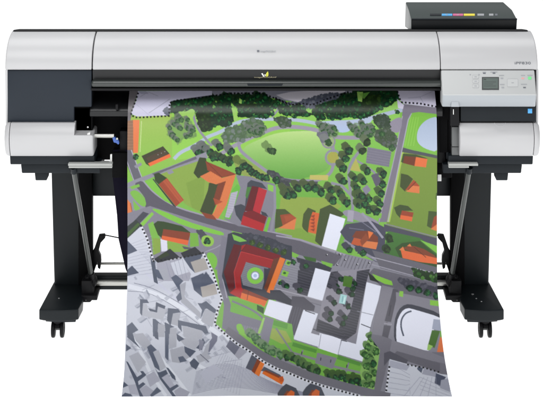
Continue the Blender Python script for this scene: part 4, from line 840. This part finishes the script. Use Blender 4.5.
fill([(180.6, 253), (195, 246.8), (203, 254), (184, 258.4)], (54, 57, 66)); facade([[(183, 257.6), (203, 254), (200, 260), (191, 262.6), (195, 273), (190, 268)]], []); fill([(190.6, 262), (204.4, 257.6), (208.6, 269), (195, 273)], (172, 167, 163))
facade([[(153, 268), (158.6, 270), (163.6, 280), (157.6, 278)]], [[(158, 269), (167, 269), (169, 279), (163.6, 280)]])
facade([[(171, 277.6), (176, 274.6), (183.4, 281), (179.6, 285), (182, 299), (178, 302), (176, 297), (180, 292)]], [[(179.6, 285), (186, 281.6), (184.6, 297), (200, 312), (201, 319), (181, 302)]])
facade([[(191, 278), (203, 273), (210.4, 282), (201, 287), (202.4, 297), (194, 290)], [(201, 279), (206, 271.6), (214.6, 283), (202, 287)]], []); fill([(200.6, 287), (215, 283.6), (217.6, 294), (202.4, 297.6)], (174, 168, 164))
facade([[(140, 299), (147, 299.6), (149, 303), (143, 303), (142, 316), (140, 313)], [(148, 308), (155.4, 310), (156, 302), (165.6, 306), (164.6, 309), (158, 306.4), (157, 312.6), (150, 311)]], [[(143, 303), (147, 304), (148, 311), (157, 313), (158.4, 306.4), (166.6, 308.4), (163, 320), (142, 315.6)]])
facade([[(168, 308), (178, 309), (181, 312.4), (173, 313.4), (170.6, 326), (167, 320)], [(152.6, 318.6), (155.4, 319), (161.6, 324.6), (158, 323), (157.4, 338), (153, 336)], [(164.6, 322), (174.6, 327), (170, 328), (169.4, 339), (165.6, 334)], [(178, 320), (187, 322), (206, 326), (208.6, 333), (205, 334), (202, 330.6), (187, 326.4), (181.4, 325.4), (182, 332), (178, 327)]],
       [[(173, 313.4), (180.6, 313), (178, 326), (171, 324)], [(158, 322.6), (165, 325), (164.4, 337), (157.4, 337)], [(170, 328), (176.6, 328), (176.4, 338), (169.4, 338)], [(182, 325.6), (203, 331), (202, 339), (184, 337)]])
facade([[(197.6, 303), (206, 303.6), (211, 307.6), (205, 309), (200.6, 319), (202, 310)], [(200, 304), (206, 301), (219, 312), (214, 313), (206, 308)]], [[(205, 309), (212, 311), (213, 323), (201, 321)], [(206, 309), (219, 313), (212, 327), (202, 322)]])
facade([[(127, 326), (132, 322), (138.4, 330), (133, 333), (131.4, 337), (127, 335)], [(128, 332), (133, 334), (135, 341), (141, 349), (127, 337)], [(126, 344), (131.4, 348), (126, 351.4)], [(147, 347), (151, 344), (157, 350), (153, 352), (159, 366), (160, 371), (154.6, 367)], [(155, 331), (158, 332), (158.6, 340), (155, 338)], [(165, 331), (169, 333), (168.4, 361), (165, 357)], [(176.6, 333.6), (184.6, 339), (179, 341.6), (177, 339)], [(184, 346), (196, 351), (190, 357.4), (185, 352)], [(189.6, 362.4), (194, 358), (199.4, 363.4), (196, 369.6), (191, 366.4)], [(178, 357), (183, 356), (187, 361), (180, 362.6)], [(196, 348), (200, 343), (203, 338), (205, 342), (202, 350)]],
       [[(133, 334), (143, 333), (151, 343), (146, 350), (136, 341)], [(153, 352), (158.4, 350), (166, 367), (160, 371.6)], [(169, 334), (176.6, 334), (176.4, 347), (169, 349)], [(180, 340), (196, 333), (199, 343), (195, 350), (185, 346)], [(170, 350), (183, 346), (190, 357), (180, 363), (172, 362)], [(196, 356), (206, 352), (212, 358), (199, 363)], [(129, 356), (138, 352), (146, 362), (138, 373)], [(186, 340), (199, 341), (196, 347)]])
facade([[(126, 361), (128, 362), (137, 377), (142, 374), (140, 371), (143, 371), (146.4, 375), (138, 381.4), (138.6, 385), (143, 382), (145.6, 384), (139.6, 389), (143.6, 397), (140, 397), (135, 382)], [(154.6, 367), (157.6, 372), (160, 372), (166, 369.6), (168, 373.6), (161.6, 377.6), (170, 388), (177, 384), (179, 386), (172, 391), (176.6, 397), (173, 397), (160, 379)], [(166, 367), (168.4, 368), (175, 376), (176, 380.4), (172, 378)], [(123, 381), (128.4, 385.4), (121, 388.6)], [(150, 395), (157, 387), (161.4, 391), (151.4, 397)], [(120, 397), (125, 392.6), (131, 394), (133.6, 398)]],
       [[(161, 377), (167, 374), (175, 386), (170, 389)], [(140, 389), (146, 385), (154, 391), (148, 398), (144, 398)], [(128, 385), (136, 384), (140, 395), (130, 394)], [(174, 391), (180, 387), (190, 392), (186, 398), (177, 398)], [(146, 376), (154, 371), (160, 380), (150, 387)]], (174, 175, 190))
facade([], [[(200, 372), (214, 364), (224, 372), (206, 384)]], (182, 184, 200)); 
fill([(211, 332), (217.6, 336), (217, 341), (209, 352.6), (206, 346.4), (212, 338)], (126, 128, 148)); fill([(199, 339), (204, 341), (203, 348), (199, 351)], (140, 142, 160)); fill([(206, 345), (210, 342), (208, 353), (200, 362)], BLD)
fill([(226, 346.4), (231, 337.6), (241.4, 344.4), (234.6, 355)], (120, 122, 140)); fill([(234.6, 355), (241.4, 344.6), (249, 350), (238.6, 359.4)], (166, 166, 180)); line([(200, 354), (209, 362)], .8, (120, 122, 140))
# orange houses on the city edge
fill([(245.6, 368), (252.6, 352.6), (258.4, 356.4), (252, 371)], (98, 102, 118)); fill([(251.6, 371), (258.4, 356.6), (261.4, 360), (255, 374)], (160, 82, 46)); fill([(254.6, 373.4), (261.4, 359.6), (265.2, 362), (259, 376.4)], (246, 142, 62))
fill([(260.8, 371), (264, 366.4), (280, 374.6), (284.4, 379.6), (278, 379), (264, 371)], (98, 102, 118)); fill([(262.4, 371.6), (266, 370), (279, 375.6), (283.6, 381), (280, 380.4)], (160, 84, 50)); fill([(262, 373.4), (264, 371), (284, 380.4), (281.8, 384.6)], (246, 132, 50))
for a in ((0, 0), (25, -1)):
    dx, dy = a; fill([(277.6 + dx, 393 + dy), (281 + dx, 388 + dy), (286 + dx, 383.6 + dy), (296 + dx, 388 + dy), (300 + dx, 396), (278 + dx, 398)], (86, 90, 104)); fill([(283 + dx, 396), (287 + dx, 390.6 + dy), (292 + dx, 392 + dy), (289 + dx, 398)], (160, 82, 46)); fill([(287 + dx, 394 + dy), (291 + dx, 390 + dy), (294.6 + dx, 392 + dy), (294 + dx, 398), (286 + dx, 398)], (240, 124, 50))
fill([(279, 377), (283, 376), (284, 381), (280, 382)], (222, 110, 50))
# the dotted boundary
dotted(BND[:4], 3.9, 1.05, 3.0); dotted(BND[3:8], 3.9, .95, 0); dotted(BND[7:], 3.9, 1.05, 3.2)
# ---- antialias, print grain, and the sheet itself
IMG = np.clip(IMG, 0, 255)
LUM = (IMG @ np.array([.3, .59, .11], np.float32))[..., None]
SAT0 = ((IMG.max(-1) - IMG.min(-1)) / (IMG.max(-1) + 1))[..., None]
IMG = np.clip(LUM + (IMG - LUM) * np.interp(SAT0, [.1, .3], [.8, .93]), 0, 255)
SATM = (IMG.max(-1) - IMG.min(-1)) / (IMG.max(-1) + 1)
IMG = 255 * (IMG / 255) ** GAM * (1 - .2 * np.clip(SATM, 0, .8))[..., None]
IMG = IMG.reshape(WY * SS // 2, 2, WX * SS // 2, 2, 3).mean((1, 3)); S2 = SS / 2
IMG += rng.normal(0, 1.6, IMG.shape[:2])[:, :, None].astype(np.float32); IMG = np.clip(IMG, 0, 255) / 255
LIN = np.where(IMG <= .04045, IMG / 12.92, ((IMG + .055) / 1.055) ** 2.4)
PAPER_GAIN = 0.99
LIN = np.clip(LIN * PAPER_GAIN, 0, .9)
yk = [(-.1, 92.2, .0), ]
# centre line of the sheet: (photo row, depth); it leaves the throat, rolls over the guide, hangs and sweeps forward on the floor
path = [(90.8, .067), (95, .050), (100, .031), (106, .012), (112, -.002), (120, -.010), (130, -.0155), (146, -.0205), (165, -.0215), (185, -.020), (230, -.015), (262, -.016), (280, -.022), (300, -.056), (325, -.112), (350, -.180), (366, -.238), (380, -.302), (389, -.352), (396.0, -.398)]
pr, pd = np.array([p[0] for p in path]), np.array([p[1] for p in path])
NV, NU = 720, 760
rows = np.linspace(pr[0], pr[-1], NV)
# smooth the depth curve with a cubic through the control rows
def spline(x, xk, yk):
    n = len(xk); h = np.diff(xk); m = np.diff(yk) / h; d = np.zeros(n); d[0], d[-1] = m[0], m[-1]
    for i in range(1, n-1): d[i] = 0 if m[i-1]*m[i] <= 0 else 2*m[i-1]*m[i]/(m[i-1]+m[i])
    i = np.clip(np.searchsorted(xk, x) - 1, 0, n-2); t = (x - xk[i]) / h[i]
    return (1+2*t)*(1-t)**2*yk[i] + t*(1-t)**2*h[i]*d[i] + t*t*(3-2*t)*yk[i+1] + t*t*(t-1)*h[i]*d[i+1]
dep = spline(rows, pr, pd)
kw = np.exp(-.5 * (np.arange(-30, 31) * (rows[1] - rows[0]) / 3.6) ** 2); kw /= kw.sum()
dep = np.convolve(np.r_[2*dep[0] - dep[30:0:-1], dep, 2*dep[-1] - dep[-2:-32:-1]], kw, 'valid')
cxp = 282.2; HW = 154.7 * (DC - .016) / F
# centre wanders a little to the right as the loose end sweeps forward
cshift = spline(rows, np.array([91., 280., 330., 380., 396.]), np.array([0., 0., .0035, .011, .013]))
u = np.linspace(-1, 1, NU)
U, Dp = np.meshgrid(u, dep); Rw = np.meshgrid(u, rows)[1]; CS = np.meshgrid(u, cshift)[1]
Xw = X(cxp, -.016) + CS + U * HW
wav = .0022 * np.sin(U * 4.3 + Rw * .012) * np.clip((Rw - 130) / 120, 0, 1) + .004 * (U ** 2) * np.clip((Rw - 150) / 200, 0, 1)
Yw = Dp - wav
Zw = H - (Rw + 300) * (DC + Dp) / F
PXg = Xw * F / (DC + Yw) + 271.5; PYg = (H - Zw) * F / (DC + Yw) - 300
gx = np.clip((PXg - OX) * S2 - .5, 0, LIN.shape[1] - 1.01); gy = np.clip((PYg - OY) * S2 - .5, 0, LIN.shape[0] - 1.01)
ix, iy = gx.astype(int), gy.astype(int); fx, fy = (gx - ix)[..., None], (gy - iy)[..., None]
COL = (LIN[iy, ix]*(1-fx) + LIN[iy, ix+1]*fx)*(1-fy) + (LIN[iy+1, ix]*(1-fx) + LIN[iy+1, ix+1]*fx)*fy
me = bpy.data.meshes.new('printed_map'); nv = NU * NV; nf = (NU-1) * (NV-1)
me.vertices.add(nv); me.vertices.foreach_set('co', np.stack([Xw, Yw, Zw], -1).astype(np.float32).ravel())
i0 = (np.arange(NV-1)[:, None] * NU + np.arange(NU-1)[None]).ravel()
me.loops.add(nf * 4); me.polygons.add(nf)
me.loops.foreach_set('vertex_index', np.stack([i0, i0 + NU, i0 + NU + 1, i0 + 1], -1).astype(np.int32).ravel())
me.polygons.foreach_set('loop_start', np.arange(0, nf * 4, 4, dtype=np.int32))
me.polygons.foreach_set('use_smooth', np.ones(nf, bool))
me.update(calc_edges=True); me.validate()
at = me.color_attributes.new('print', 'FLOAT_COLOR', 'POINT')
at.data.foreach_set('color', np.concatenate([COL, np.ones((NV, NU, 1))], -1).astype(np.float32).ravel())
pm = bpy.data.materials.new('printed_paper'); pm.use_nodes = True; nt = pm.node_tree; b = nt.nodes['Principled BSDF']
ca = nt.nodes.new('ShaderNodeAttribute'); ca.attribute_name = 'print'
ge = nt.nodes.new('ShaderNodeNewGeometry'); mx = nt.nodes.new('ShaderNodeMix'); mx.data_type = 'RGBA'
mx.inputs['B'].default_value = (.8, .8, .8, 1)
nt.links.new(ge.outputs['Backfacing'], mx.inputs['Factor']); nt.links.new(ca.outputs['Color'], mx.inputs['A']); nt.links.new(mx.outputs['Result'], b.inputs['Base Color'])
b.inputs['Roughness'].default_value = .45; b.inputs['Specular IOR Level'].default_value = .06
b.inputs['Coat Weight'].default_value = .5; b.inputs['Coat Roughness'].default_value = .28
me.materials.append(pm)
sheet = bpy.data.objects.new('printed_map', me); C.objects.link(sheet)
sheet['label'] = 'long glossy sheet printed with a green and orange city map, hanging from the printer'; sheet['category'] = 'printed map'
# ------------------------------------------------------------------ light
sc = bpy.context.scene
w = bpy.data.worlds.new('World'); sc.world = w; w.use_nodes = True
bg = w.node_tree.nodes['Background']; bg.inputs['Color'].default_value = (.96, .98, 1.0, 1); bg.inputs['Strength'].default_value = .34
def area(name, loc, target, sx, sy, power, col=(1, 1, 1)):
    l = bpy.data.lights.new(name, 'AREA'); l.shape = 'RECTANGLE'; l.size = sx; l.size_y = sy; l.energy = power; l.color = col
    o = bpy.data.objects.new(name, l); C.objects.link(o); o.location = loc
    o.rotation_euler = (Vector(target) - Vector(loc)).to_track_quat('-Z', 'Y').to_euler(); return o
area('overhead_softbox', (0, 1.3, 3.7), (0, .15, .8), 4.2, 1.6, 66)
area('overhead_softbox', (-.9, -2.0, 4.0), (-.1, -.2, .2), 3.0, 2.0, 92)
area('front_softbox', (-2.6, -5.2, 1.5), (0, 0, .6), 2.6, 1.8, 36)
area('sheen_softbox', (-.75, -5.1, 1.35), (-.35, 0, .75), 1.3, .9, 12)
area('front_softbox', (3.0, -5.0, 1.5), (0, 0, .6), 2.4, 1.8, 42)
# ------------------------------------------------------------------ camera: level, with the lens shifted down as in product photography
cd = bpy.data.cameras.new('camera'); cam = bpy.data.objects.new('camera', cd); C.objects.link(cam); sc.camera = cam
cam.location = (0, -DC, H); cam.rotation_euler = (R(90), 0, 0)
cd.sensor_width = 36; cd.sensor_fit = 'HORIZONTAL'; cd.lens = 36 * F / 543
cd.shift_x = 0; cd.shift_y = -500 / 543; cd.clip_end = 200
sc.render.engine = 'CYCLES'
sc.view_settings.view_transform = 'Standard'; sc.view_settings.look = 'None'; sc.view_settings.exposure = 0
sc.render.resolution_x = 1024; sc.render.resolution_y = 754
